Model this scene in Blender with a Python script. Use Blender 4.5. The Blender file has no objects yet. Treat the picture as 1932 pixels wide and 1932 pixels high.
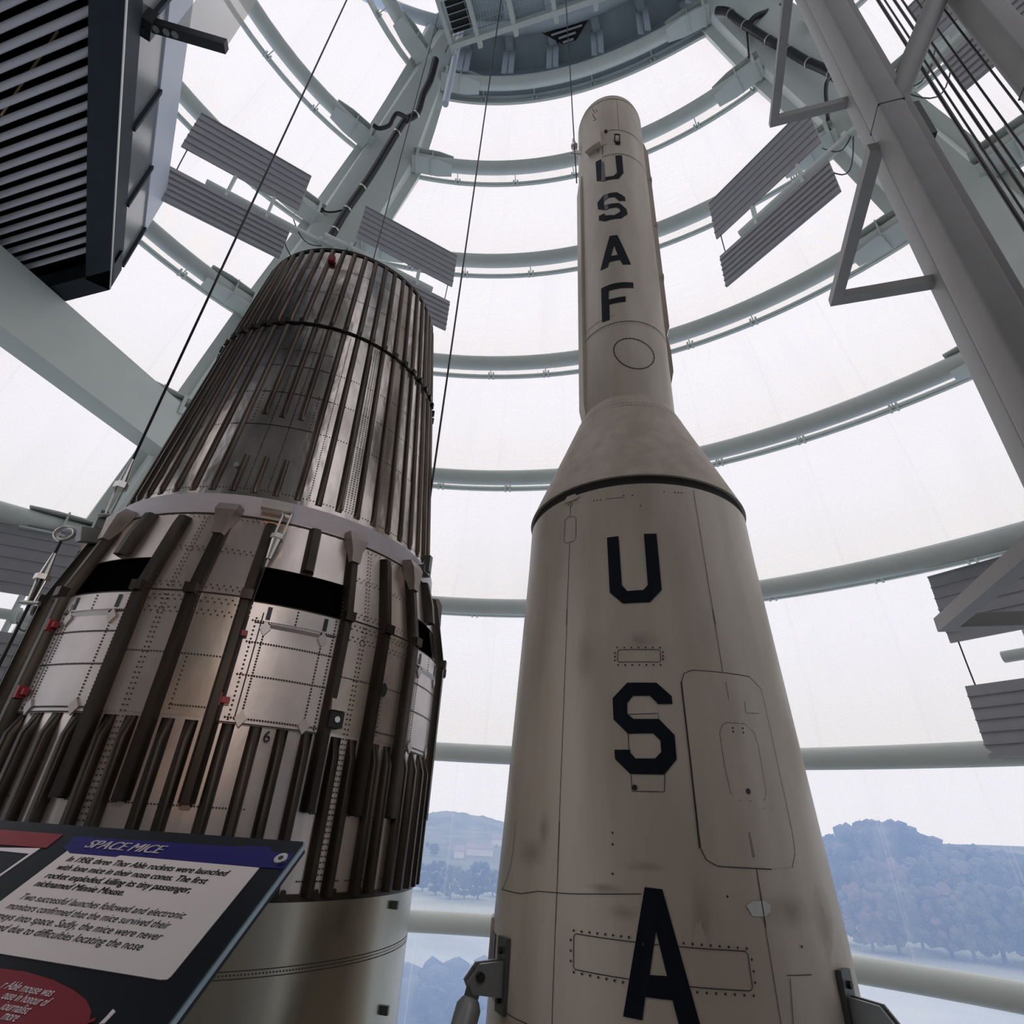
import bpy, bmesh, math, random
from math import sin, cos, radians as R, degrees, pi, hypot, sqrt, atan2
from mathutils import Vector as V, Matrix
random.seed(7)
S = bpy.context.scene
C = S.collection

# ------------------------------------------------------------------ camera
F = 1058.657                                   # focal length in pixels of the 1932 frame
M = Matrix(((0.99830733, -0.05815901, 0.0), (-0.02860409, -0.4909932, -0.87069368), (0.05063868, 0.86921988, -0.4918257)))
cd = bpy.data.cameras.new('camera'); cam = bpy.data.objects.new('camera', cd); C.objects.link(cam)
cd.sensor_width = 36; cd.lens = 36 * F / 1932; cd.clip_start = .02; cd.clip_end = 3000
cam.matrix_world = M.to_4x4()
S.camera = cam

# ------------------------------------------------------------------ sky, light, exposure
S.view_settings.view_transform = 'Standard'; S.view_settings.look = 'None'
S.view_settings.gamma = 1; S.view_settings.exposure = 0.0; S.view_settings.use_curve_mapping = False
W = bpy.data.worlds.new('overcast_sky'); S.world = W; W.use_nodes = True
nt = W.node_tree; nt.nodes.clear()
wo = nt.nodes.new('ShaderNodeOutputWorld'); bg = nt.nodes.new('ShaderNodeBackground')
tc = nt.nodes.new('ShaderNodeTexCoord'); sx = nt.nodes.new('ShaderNodeSeparateXYZ'); cr = nt.nodes.new('ShaderNodeValToRGB')
nt.links.new(tc.outputs['Generated'], sx.inputs[0]); nt.links.new(sx.outputs['Z'], cr.inputs[0])
nt.links.new(cr.outputs[0], bg.inputs[0]); nt.links.new(bg.outputs[0], wo.inputs[0])
e = cr.color_ramp.elements
e[0].position = 0.0; e[0].color = (.86, .85, .90, 1)
e[1].position = 0.75; e[1].color = (.98, .95, 1.02, 1)
bg.inputs[1].default_value = 1.03
def lamp(name, kind, loc, target, energy, color, **k):
    d = bpy.data.lights.new(name, kind); d.energy = energy; d.color = color
    for a, b in k.items(): setattr(d, a, b)
    o = bpy.data.objects.new(name, d); C.objects.link(o); o.location = loc
    o.rotation_euler = (V(target) - V(loc)).to_track_quat('-Z', 'Y').to_euler()
    return o
# the warm display spotlight that lights the riveted skirt from the deck
lamp('display_spotlight', 'SPOT', (-1.0, -.6, -.9), (-1.72, 3.3, 1.05), 75, (1.0, .55, .22), spot_size=R(30), spot_blend=.9, shadow_soft_size=.06)

lamp('added_skirt_spot', 'SPOT', (.4, -2.6, 2.6), (-1.7, 3.3, .4), 215, (1.0, .90, .84), spot_size=R(46), spot_blend=.8, shadow_soft_size=.15)  # unseen spot, added to brighten the skirt and the information panel

# ------------------------------------------------------------------ survey helpers
def ray(px):
    d = M @ V((px[0] - 966., 966. - px[1], -F)); return d
def at_z(px, z): d = ray(px); return d * (z / d.z)
def at_d(px, D): d = ray(px); return d * (D / hypot(d.x, d.y))
def on_vplane(px, P, Q):
    d = ray(px); n = V((Q.y - P.y, P.x - Q.x, 0)); return d * (n.dot(V((P.x, P.y, 0))) / n.dot(d))
def on_plane(px, P, n): d = ray(px); return d * (n.dot(P) / n.dot(d))
def pol(az, D, z=0): return V((D * sin(R(az)), D * cos(R(az)), z))
E0 = V((sin(R(17.3)), cos(R(17.3)), 0)); E1 = V((cos(R(17.3)), -sin(R(17.3)), 0)); UP = V((0, 0, 1))
def prof_r(prof, z):
    if z <= prof[0][0]: return prof[0][1]
    for (a, ra), (b, rb) in zip(prof, prof[1:]):
        if z <= b: return ra + (rb - ra) * (z - a) / (b - a) if b > a else rb
    return prof[-1][1]
def hit(px, ax, prof):
    d = ray(px); d = d / hypot(d.x, d.y)
    def fn(t):
        p = d * t; return hypot(p.x - ax[0], p.y - ax[1]) - prof_r(prof, p.z)
    t = .5; best = None
    while t < 9:
        v = fn(t)
        if best is None or v < best[0]: best = (v, t)
        if v <= 0:
            a, b = t - .02, t
            for _ in range(26):
                m = (a + b) / 2
                if fn(m) <= 0: b = m
                else: a = m
            best = (0, b); break
        t += .02
    p = d * best[1]
    return degrees(atan2(p.x - ax[0], -(p.y - ax[1]))), p.z
def cyl(ax, th, r, z): return V((ax[0] + r * sin(R(th)), ax[1] - r * cos(R(th)), z))
def lerp(a, b, t): return a + (b - a) * t

# ------------------------------------------------------------------ materials
def mat(name, col, rough=.5, metal=0., var=0., scale=6., bump=0., bscale=40., col2=None, spec=None, stretch=(1, 1, 1)):
    m = bpy.data.materials.new(name); m.use_nodes = True; t = m.node_tree; p = t.nodes['Principled BSDF']
    p.inputs['Roughness'].default_value = rough; p.inputs['Metallic'].default_value = metal
    if spec is not None: p.inputs['Specular IOR Level'].default_value = spec
    p.inputs['Base Color'].default_value = (*col, 1)
    co = t.nodes.new('ShaderNodeTexCoord'); mp = t.nodes.new('ShaderNodeMapping'); mp.inputs['Scale'].default_value = stretch
    t.links.new(co.outputs['Object'], mp.inputs[0])
    if var or col2:
        n = t.nodes.new('ShaderNodeTexNoise'); n.inputs['Scale'].default_value = scale; n.inputs['Detail'].default_value = 6
        r = t.nodes.new('ShaderNodeValToRGB'); t.links.new(mp.outputs[0], n.inputs['Vector']); t.links.new(n.outputs[0], r.inputs[0])
        c2 = col2 or tuple(c * (1 - var) for c in col)
        r.color_ramp.elements[0].position = .35; r.color_ramp.elements[0].color = (*c2, 1)
        r.color_ramp.elements[1].position = .62; r.color_ramp.elements[1].color = (*col, 1)
        t.links.new(r.outputs[0], p.inputs['Base Color'])
    if bump:
        n = t.nodes.new('ShaderNodeTexNoise'); n.inputs['Scale'].default_value = bscale; n.inputs['Detail'].default_value = 3
        b = t.nodes.new('ShaderNodeBump'); b.inputs['Strength'].default_value = bump; b.inputs['Distance'].default_value = .02
        t.links.new(mp.outputs[0], n.inputs['Vector']); t.links.new(n.outputs[0], b.inputs['Height']); t.links.new(b.outputs[0], p.inputs['Normal'])
    return m
STEEL = mat('white_painted_steel', (.64, .685, .64), .42, var=.05, scale=2)
MAST = mat('grey_painted_steel', (.34, .33, .315), .5, var=.08, scale=3)
ROOFM = mat('roof_grey', (.50, .57, .62), .6, var=.1, scale=2)
DARK = mat('near_black', (.012, .014, .016), .5)
VOID = mat('shade_black', (.002, .002, .003), .9, spec=0)  # sheenless black standing in for shade inside openings and above the slats
BLACK = mat('black_rubber', (.012, .012, .014), .45)
SOFF = mat('slate_blue_steel', (.028, .038, .05), .6, var=.1, spec=.25)
SLAT = mat('pale_slat', (.62, .60, .66), .35)
WHITE = mat('pale_fascia', (.62, .66, .74), .5)
PANEL = mat('panel_grey', (.36, .355, .37), .5, var=.06)
THOR = mat('thor_paint', (.66, .575, .47), .40, var=.0, scale=2.6, col2=(.48, .405, .32), bump=.05, bscale=6, stretch=(1, 1, .22))
THOR2 = mat('adapter_paint', (.57, .485, .39), .5, scale=7, col2=(.46, .38, .295), bump=.04, bscale=50)
INK = mat('black_lettering', (.008, .010, .016), .55, spec=.15)
TAPE = mat('worn_lettering', (.10, .11, .15), .35, var=.8, scale=40)
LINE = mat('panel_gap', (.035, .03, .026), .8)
def stain_mat(name, col, amt):
    m = mat(name, col, .7); t = m.node_tree; p = t.nodes['Principled BSDF']; N = t.nodes.new; L = t.links.new
    c = N('ShaderNodeTexCoord'); mp = N('ShaderNodeMapping'); mp.inputs['Location'].default_value = (-.5, -.5, -.5); g = N('ShaderNodeVectorMath'); g.operation = 'LENGTH'
    n = N('ShaderNodeTexNoise'); n.inputs['Scale'].default_value = 9; r = N('ShaderNodeMapRange'); r.inputs[1].default_value = .5; r.inputs[2].default_value = .1; r.inputs[3].default_value = 0; r.inputs[4].default_value = amt
    mu = N('ShaderNodeMath'); mu.operation = 'MULTIPLY'; L(c.outputs['Generated'], mp.inputs[0]); L(mp.outputs[0], g.inputs[0]); L(g.outputs['Value'], r.inputs[0]); L(c.outputs['Object'], n.inputs['Vector'])
    L(r.outputs[0], mu.inputs[0]); L(n.outputs[0], mu.inputs[1]); L(mu.outputs[0], p.inputs['Alpha']); return m
STAIN = stain_mat('oil_stain', (.13, .10, .08), .4)
CONE = mat('dark_sheet_metal', (.58, .53, .49), .22, 1., var=.55, scale=3.2, bump=.8, bscale=4, stretch=(1, 1, .45))
STRG = mat('brown_stringer_metal', (.048, .038, .03), .42, .6, var=.6, scale=9, stretch=(1, 1, .2))
CSTR = mat('cone_stringer_metal', (.12, .095, .078), .36, .85, var=.5, scale=7, stretch=(1, 1, .2))
SKIN = mat('pinkish_aluminium', (.70, .62, .585), .34, .88, var=.22, scale=4, bump=.12, bscale=7, stretch=(1, 1, .5))
SKIN2 = mat('brown_aluminium', (.54, .465, .41), .36, .9, var=.25, scale=5, bump=.12, bscale=6, stretch=(1, 1, .4))
DOORM = mat('silver_door', (.66, .61, .60), .42, .6, var=.16, scale=3.5, bump=.1, bscale=8)
LATCH = mat('latch_plate', (.50, .47, .46), .45, .5)
TANK = mat('satin_tank', (.46, .43, .35), .26, .95, var=.2, scale=1.6, bump=.12, bscale=2.5, stretch=(1, 1, .35))
RINGM = mat('lavender_grey_paint', (.47, .45, .50), .4, var=.07, scale=9, stretch=(1, 1, 4))
CHROME = mat('bright_fitting', (.62, .6, .57), .28, .9)
WIRE = mat('steel_wire', (.05, .045, .05), .4, .7)
RED = mat('red_tag', (.30, .02, .03), .45)
GREYP = mat('strut_grey', (.24, .25, .25), .35, .3)
PLATEM = mat('gunmetal_plate', (.12, .13, .13), .4, .6)
SIGNK = mat('sign_black', (.008, .010, .014), .3, spec=.12)
SIGNW = mat('sign_pale', (.66, .60, .585), .4)
SIGNB = mat('sign_blue', (.018, .014, .13), .3, spec=.12)
SIGNR = mat('sign_red', (.22, .025, .035), .3, spec=.15)
SIGNT = mat('sign_white_ink', (.72, .66, .7), .4)
BARK = mat('bark', (.05, .045, .05), .9)
LEAFA = mat('dark_foliage', (.035, .055, .05), .9, var=.45, scale=.5)
LEAFB = mat('grey_green_foliage', (.09, .11, .08), .9, var=.4, scale=.5)
RUST = mat('bare_brown_foliage', (.15, .10, .08), .9, var=.3, scale=.5)
GROUND = mat('wet_field', (.50, .55, .52), .9, scale=.03, col2=(.24, .28, .26))
HILLM = mat('distant_hill', (.10, .12, .11), .95, scale=.05, col2=(.17, .19, .16))
HOUSE = mat('render_wall', (.62, .60, .60), .8); TILE = mat('house_roof', (.26, .22, .26), .8)
DECKM = mat('deck_grey', (.25, .24, .23), .7, var=.1)
BACKM = mat('building_cladding', (.15, .145, .14), .7, var=.1)

def glass_mat():
    m = bpy.data.materials.new('parapet_glass'); m.use_nodes = True; p = m.node_tree.nodes['Principled BSDF']
    p.inputs['Base Color'].default_value = (.22, .23, .23, 1); p.inputs['Roughness'].default_value = .25; p.inputs['Metallic'].default_value = .2
    return m
GLASS = glass_mat()
def film_mat():
    """ETFE film: part clear, part milky, with a printed dot screen, welded seams and faint dirt runs (UV in metres)."""
    m = bpy.data.materials.new('foil_cushion'); m.use_nodes = True; t = m.node_tree; t.nodes.clear(); N = t.nodes.new; L = t.links.new
    def math_(op, a, b=None):
        n = N('ShaderNodeMath'); n.operation = op
        for i, x in enumerate((a, b)):
            if x is None: continue
            if isinstance(x, (int, float)): n.inputs[i].default_value = x
            else: L(x, n.inputs[i])
        return n.outputs[0]
    uv = N('ShaderNodeUVMap'); sp = N('ShaderNodeSeparateXYZ'); L(uv.outputs[0], sp.inputs[0]); u, v = sp.outputs[0], sp.outputs[1]
    # dot screen, 28 mm staggered grid
    p = .028
    vr = math_('DIVIDE', v, p * .866); row = math_('FLOOR', vr); odd = math_('MULTIPLY', math_('MODULO', math_('ABSOLUTE', row), 2.0), .5)
    fu = math_('SUBTRACT', math_('FRACT', math_('ADD', math_('DIVIDE', u, p), odd)), .5); fv = math_('SUBTRACT', math_('FRACT', vr), .5)
    d2 = math_('ADD', math_('MULTIPLY', fu, fu), math_('MULTIPLY', fv, fv)); dot = math_('LESS_THAN', d2, .075)
    # seams every 1.5 m
    su = math_('ABSOLUTE', math_('SUBTRACT', math_('FRACT', math_('DIVIDE', u, 1.52)), .5)); seam = math_('LESS_THAN', su, .0075)
    # dirt runs
    mp = N('ShaderNodeMapping'); mp.inputs['Scale'].default_value = (1.2, .22, 1); L(uv.outputs[0], mp.inputs[0])
    no = N('ShaderNodeTexNoise'); no.inputs['Scale'].default_value = 1.3; no.inputs['Detail'].default_value = 2; L(mp.outputs[0], no.inputs['Vector'])
    dirt = N('ShaderNodeMapRange'); dirt.inputs[1].default_value = .52; dirt.inputs[2].default_value = .8; dirt.inputs[3].default_value = 0; dirt.inputs[4].default_value = .07
    L(no.outputs[0], dirt.inputs[0])
    fac = math_('ADD', math_('MULTIPLY', dot, .11), math_('MULTIPLY', seam, .10)); fac = math_('ADD', fac, dirt.outputs[0])
    fac = math_('MINIMUM', fac, .9)
    # the blue haze over the outdoors is put into the foil's own colours
    tr = N('ShaderNodeBsdfTransparent'); tr.inputs[0].default_value = (.86, .80, .675, 1)
    tl = N('ShaderNodeBsdfTranslucent'); tl.inputs[0].default_value = (.145, .215, .36, 1)
    ad = N('ShaderNodeAddShader'); L(tr.outputs[0], ad.inputs[0]); L(tl.outputs[0], ad.inputs[1])
    t2 = N('ShaderNodeBsdfTranslucent'); t2.inputs[0].default_value = (.90, .89, .88, 1)
    mx = N('ShaderNodeMixShader'); L(fac, mx.inputs[0]); L(ad.outputs[0], mx.inputs[1]); L(t2.outputs[0], mx.inputs[2])
    o = N('ShaderNodeOutputMaterial'); L(mx.outputs[0], o.inputs[0])
    return m
FILM = film_mat()

# ------------------------------------------------------------------ mesh helpers
class MB:
    def __init__(s): s.v = []; s.f = []; s.uv = {}
    def add(s, vs, fs, uvs=None):
        n = len(s.v); s.v += [tuple(x) for x in vs]
        for f in fs: s.f.append(tuple(i + n for i in f))
        if uvs:
            for i, q in enumerate(uvs): s.uv[n + i] = q
        return s
    def box(s, c, a, b, d):
        """c centre; a, b, d half-extent vectors"""
        c, a, b, d = V(c), V(a), V(b), V(d)
        vs = [c + a * i + b * j + d * k for i in (-1, 1) for j in (-1, 1) for k in (-1, 1)]
        fs = [(0, 1, 3, 2), (4, 6, 7, 5), (0, 4, 5, 1), (2, 3, 7, 6), (0, 2, 6, 4), (1, 5, 7, 3)]
        if a.cross(b).dot(d) < 0: fs = [f[::-1] for f in fs]
        return s.add(vs, fs)
    def bar(s, p, q, w, h, up=UP):
        p, q = V(p), V(q); d = q - p; x = d.normalized(); y = V(up).cross(x)
        if y.length < 1e-4: y = V((1, 0, 0)).cross(x)
        y.normalize(); z = x.cross(y)
        return s.box((p + q) / 2, d / 2, y * w / 2, z * h / 2)
    def tube(s, pts, r, n=10, caps=True):
        pts = [V(p) for p in pts]; rs = r if isinstance(r, (list, tuple)) else [r] * len(pts)
        vs = []; fs = []; prev = None
        for i, p in enumerate(pts):
            d = (pts[min(i + 1, len(pts) - 1)] - pts[max(i - 1, 0)]).normalized()
            if prev is None:
                a = d.cross(UP)
                if a.length < .05: a = d.cross(V((1, 0, 0)))
            else: a = prev - d * prev.dot(d)
            a.normalize(); prev = a; b = d.cross(a)
            for k in range(n):
                t = 2 * pi * k / n; vs.append(p + (a * cos(t) + b * sin(t)) * rs[i])
        for i in range(len(pts) - 1):
            for k in range(n):
                k2 = (k + 1) % n; fs.append((i * n + k, i * n + k2, (i + 1) * n + k2, (i + 1) * n + k))
        if caps: fs.append(tuple(range(n))[::-1]); fs.append(tuple((len(pts) - 1) * n + k for k in range(n)))
        return s.add(vs, fs)
    def loft(s, secs, closed=True, caps=True):
        n = len(secs[0]); vs = [p for q in secs for p in q]; fs = []
        for i in range(len(secs) - 1):
            for k in range(n if closed else n - 1):
                k2 = (k + 1) % n; fs.append((i * n + k, i * n + k2, (i + 1) * n + k2, (i + 1) * n + k))
        if caps and closed: fs.append(tuple(range(n))[::-1]); fs.append(tuple((len(secs) - 1) * n + k for k in range(n)))
        return s.add(vs, fs)
    def lathe(s, ax, prof, n=128, t0=0, t1=360, cap_top=False, cap_bot=False):
        full = t1 - t0 >= 360; m = n if full else n + 1; vs = []; fs = []
        for z, r in prof:
            for k in range(m): vs.append(cyl(ax, t0 + (t1 - t0) * k / n, r, z))
        for i in range(len(prof) - 1):
            for k in range(n):
                k2 = (k + 1) % m; fs.append((i * m + k, i * m + k2, (i + 1) * m + k2, (i + 1) * m + k))
        if cap_top: fs.append(tuple((len(prof) - 1) * m + k for k in range(m)))
        if cap_bot: fs.append(tuple(range(m))[::-1])
        return s.add(vs, fs)
    def shell(s, ax, prof, t0, t1, th=.012, step=2.):
        """curved plate with thickness"""
        n = max(1, int(math.ceil((t1 - t0) / step))); secs = []
        for k in range(n + 1):
            t = t0 + (t1 - t0) * k / n
            secs.append([cyl(ax, t, r, z) for z, r in prof] + [cyl(ax, t, r - th, z) for z, r in reversed(prof)])
        return s.loft(secs)
    def ball(s, c, r, n=10, squash=1.):
        c = V(c); m = n // 2; vs = [c + V((0, 0, -r * squash))]; fs = []
        for i in range(1, m):
            a = -pi / 2 + pi * i / m
            for k in range(n): vs.append(c + V((r * cos(a) * cos(2 * pi * k / n), r * cos(a) * sin(2 * pi * k / n), r * squash * sin(a))))
        vs.append(c + V((0, 0, r * squash)))
        for k in range(n):
            k2 = (k + 1) % n; fs.append((0, 1 + k2, 1 + k)); fs.append((len(vs) - 1, 1 + (m - 2) * n + k, 1 + (m - 2) * n + k2))
            for i in range(m - 2): fs.append((1 + i * n + k, 1 + i * n + k2, 1 + (i + 1) * n + k2, 1 + (i + 1) * n + k))
        return s.add(vs, fs)
    def build(s, name, m, parent=None, smooth=35, origin=None):
        me = bpy.data.meshes.new(name)
        o0 = V(origin) if origin is not None else V((0, 0, 0))
        if parent is not None: o0 = WORLD.get(parent.name, V((0, 0, 0)))
        me.from_pydata([tuple(V(p) - o0) for p in s.v], [], s.f); me.materials.append(m)
        if s.uv:
            l = me.uv_layers.new(name='UVMap')
            for lp in me.loops: l.data[lp.index].uv = s.uv.get(lp.vertex_index, (0, 0))
        me.validate(); me.update()
        if smooth:
            me.shade_smooth(); me.set_sharp_from_angle(angle=R(smooth))
        o = bpy.data.objects.new(name, me); C.objects.link(o)
        if parent is not None: o.parent = parent; WORLD[o.name] = o0
        else: o.location = o0; WORLD[o.name] = o0
        return o
WORLD = {}
def tag(o, label=None, cat=None, group=None, kind=None):
    if label: o['label'] = label
    if cat: o['category'] = cat
    if group: o['group'] = group
    if kind: o['kind'] = kind
    return o
def thing(name, loc, label, cat, group=None, kind=None):
    o = bpy.data.objects.new(name, None); o.empty_display_size = .1; C.objects.link(o); o.location = V(loc); WORLD[o.name] = V(loc)
    return tag(o, label, cat, group, kind)
def copy_tree(o, parent=None):
    c = o.copy(); C.objects.link(c); c.parent = parent; WORLD[c.name] = V((0, 0, 0))
    for ch in list(o.children): copy_tree(ch, c)
    return c

def decal(polys, ax, prof, off=.003, step=3.):
    """flat painted shape(s) laid on a surface of revolution; polygons in (degrees, z)"""
    mb = MB()
    for poly in polys:
        bm = bmesh.new(); vs = [bm.verts.new((t, z, 0)) for t, z in poly]; bm.faces.new(vs)
        lo = min(t for t, z in poly); hi = max(t for t, z in poly); k = math.floor(lo / step) + 1
        while k * step < hi:
            bmesh.ops.bisect_plane(bm, geom=bm.verts[:] + bm.edges[:] + bm.faces[:], plane_co=(k * step, 0, 0), plane_no=(1, 0, 0)); k += 1
        bmesh.ops.triangulate(bm, faces=bm.faces[:])
        bm.verts.ensure_lookup_table(); bm.faces.ensure_lookup_table(); bm.normal_update()
        vv = [cyl(ax, v.co.x, prof_r(prof, v.co.y) + off, v.co.y) for v in bm.verts]
        ff = []
        for f in bm.faces:
            ids = [v.index for v in f.verts]; ff.append(ids if f.normal.z > 0 else ids[::-1])
        mb.add(vv, ff); bm.free()
    return mb
def stripe(paths, ax, prof, w=.006, off=.003, mb=None):
    """thin drawn line(s) along (degrees, z) paths"""
    mb = mb or MB()
    for path in paths:
        pts = []
        for (t0, z0), (t1, z1) in zip(path, path[1:]):
            n = max(1, int(abs(t1 - t0) / 3)); pts += [(lerp(t0, t1, i / n), lerp(z0, z1, i / n)) for i in range(n)]
        pts.append(path[-1]); vs = []; fs = []
        P = [cyl(ax, t, prof_r(prof, z) + off, z) for t, z in pts]
        for i, (t, z) in enumerate(pts):
            d = P[min(i + 1, len(P) - 1)] - P[max(0, i - 1)]; n = V((sin(R(t)), -cos(R(t)), 0)); sd = d.cross(n)
            if sd.length < 1e-9: sd = V((0, 0, 1))
            sd = sd.normalized() * w / 2; vs += [P[i] - sd, P[i] + sd]
        for i in range(len(P) - 1): fs.append((2 * i, 2 * i + 1, 2 * i + 3, 2 * i + 2))
        mb.add(vs, fs)
    return mb
def dots(pts, ax, prof, r=.007, off=.004, mb=None, n=6):
    mb = mb or MB()
    for t, z in pts:
        c = cyl(ax, t, prof_r(prof, z) + off, z); a = V((cos(R(t)), sin(R(t)), 0))
        mb.add([c + a * r * cos(2 * pi * k / n) + UP * r * sin(2 * pi * k / n) for k in range(n)], [tuple(range(n))])
    return mb
def row_h(t0, t1, z, n): return [(lerp(t0, t1, i / (n - 1)), z) for i in range(n)]
def row_v(t, z0, z1, n, t1=None): return [(lerp(t, t if t1 is None else t1, i / (n - 1)), lerp(z0, z1, i / (n - 1))) for i in range(n)]

# ================================================================== THE TOWER
DZ = 2.7
def ZK(k): return (-1.5493 + k) * DZ
def ring_c(k): return V(((-.377 - .025 * k) * DZ, (.7625 - .1551 * k) * DZ, 0)), (3.9724 - .0623 * k - .0034 * k * k) * DZ
# plan ends of the middle bay on the two ribs, by ring
RL = {9: (-2.0, 6.8), 8: (-2.45, 7.45), 7: (-2.95, 8.12), 6: (-3.85, 8.62), 5: (-4.7, 9.05), 4: (-5.45, 9.4), 3: (-6.05, 9.65), 2: (-6.5, 9.85), 1: (-6.8, 9.95), 0: (-7, 10), -1: (-7.1, 10), -2: (-7.2, 10)}
RR = {9: (3.2, 5.75), 8: (3.95, 5.75), 7: (4.75, 5.72), 6: (5.75, 5.72), 5: (6.4, 5.62), 4: (7.25, 5.6), 3: (7.8, 5.6), 2: (8.2, 5.6), 1: (8.5, 5.6), 0: (8.7, 5.6), -1: (8.8, 5.6), -2: (8.9, 5.6)}
SLf = {9: (-2.3, 6.5), 8: (-3.0, 6.95), 7: (-4.1, 7.65), 6: (-4.85, 7.95), 5: (-5.75, 8.3), 4: (-6.4, 8.5), 3: (-7.0, 8.6), 2: (-7.4, 8.7), 1: (-7.7, 8.8), 0: (-7.9, 8.8), -1: (-8, 8.8), -2: (-8.1, 8.8)}
SRf = {9: (3.9, 5.2), 8: (4.7, 5.1), 7: (5.55, 4.9), 6: (6.35, 4.85), 5: (6.95, 4.7), 4: (7.7, 4.6), 3: (8.3, 4.6), 2: (8.7, 4.6), 1: (9.0, 4.6), 0: (9.2, 4.6), -1: (9.3, 4.6), -2: (9.4, 4.6)}
def arc_mid(k, off=0., n=40):
    c, r = ring_c(max(k, 0)); a = V((*RL[k], 0)) - c; b = V((*RR[k], 0)) - c
    ta, tb = atan2(a.x, a.y), atan2(b.x, b.y); out = []
    for i in range(n + 1):
        s = i / n; t = lerp(ta, tb, s); rr = lerp(a.length, b.length, s); f = sin(pi * s) ** .6 if 0 < s < 1 else 0
        rad = lerp(rr, r, f) + off; out.append(c + V((sin(t), cos(t), 0)) * rad)
    return [p + UP * ZK(k) for p in out]
LT = {9: -145, 8: -140, 7: -128.5, 6: -128, 5: -136, 4: -133, 3: -122, 2: -122, 1: -122, 0: -122, -1: -122, -2: -122}
LR = {9: 5.6, 8: 6.0, 7: 7.0, 6: 7.6, 5: 8.5, 4: 8.5, 3: 9}
RT = {9: 134, 8: 136, 7: 138, 6: 141, 5: 142}
def arc_side(k, side, off=0., n=26):
    p = V((*(SLf if side < 0 else SRf)[k], 0)); h = LT[k] if side < 0 else RT.get(k, 142); r = LR.get(k, 9.0) if side < 0 else 8.5
    tot = 10.5; out = []; c = p + pol(h + side * -90, r) if False else None
    d0 = h; ds = tot / n; cur = p.copy(); out.append(cur.copy())
    for i in range(n):
        hh = d0 + (-1 if side < 0 else 1) * degrees(ds * (i + .5) / r); cur = cur + pol(hh, ds); out.append(cur.copy())
    if off:
        o2 = []
        for i, q in enumerate(out):
            d = (out[min(i + 1, n)] - out[max(i - 1, 0)]).normalized(); nn = V((d.y, -d.x, 0)) * (1 if side < 0 else -1); o2.append(q + nn * off)
        out = o2
    return [q + UP * ZK(k) for q in out]
# direction test for the outward offset of the side bays
def outward(path):
    m = len(path) // 2; d = (path[m + 1] - path[m - 1]).normalized(); n = V((d.y, -d.x, 0))
    return n if n.dot(V((path[m].x, path[m].y - 2, 0))) > 0 else -n
def offset_path(path, off, dz=0.):
    s = 1 if outward(path).dot(V(((path[len(path)//2+1]-path[len(path)//2-1]).y, -(path[len(path)//2+1]-path[len(path)//2-1]).x, 0))) > 0 else -1
    out = []
    for i, q in enumerate(path):
        d = (path[min(i + 1, len(path) - 1)] - path[max(i - 1, 0)]); d.z = 0; d.normalize(); out.append(q + V((d.y, -d.x, 0)) * s * off + UP * dz)
    return out
def bay(name, fpath, label):
    """two foil layers between ring k and k+1, pulled outward between the rails"""
    cnt = 0
    for k in range(-2, 8 if name == 'mid' else 9):
        a = offset_path(fpath(k), .42); b = offset_path(fpath(k + 1), .42); mb = MB(); m = 6
        for bulge in (.10, .42):
            vs = []; uv = []; L = 0
            for i in range(len(a)):
                if i: L += (a[i] - a[i - 1]).length
                n = outward_at(a, i)
                for j in range(m + 1):
                    t = j / m; q = a[i].lerp(b[i], t) + n * bulge * sin(pi * t); vs.append(q); uv.append((L, q.z))
            fs = [(i * (m + 1) + j, (i + 1) * (m + 1) + j, (i + 1) * (m + 1) + j + 1, i * (m + 1) + j + 1) for i in range(len(a) - 1) for j in range(m)]
            mb.add(vs, fs, uv)
        NW[0] += 1
        tag(mb.build('window_%d' % NW[0], FILM, smooth=60), label % (k + 3), 'window', kind='structure')
NW = [0]
def outward_at(path, i):
    d = (path[min(i + 1, len(path) - 1)] - path[max(i - 1, 0)]); d.z = 0; d.normalize(); n = V((d.y, -d.x, 0))
    return n if n.dot(outward(path)) > 0 else -n
MID = lambda k: arc_mid(k)
LFT = lambda k: arc_side(k, -1)
RGT = lambda k: arc_side(k, 1)
bay('mid', MID, 'milky foil cushion of the middle bay behind the two rockets, row %d from the bottom')
bay('left', LFT, 'milky foil cushion of the bay left of the riveted rocket, row %d from the bottom')
bay('right', RGT, 'milky foil cushion of the bay behind the steel mast, row %d from the bottom')

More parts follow.
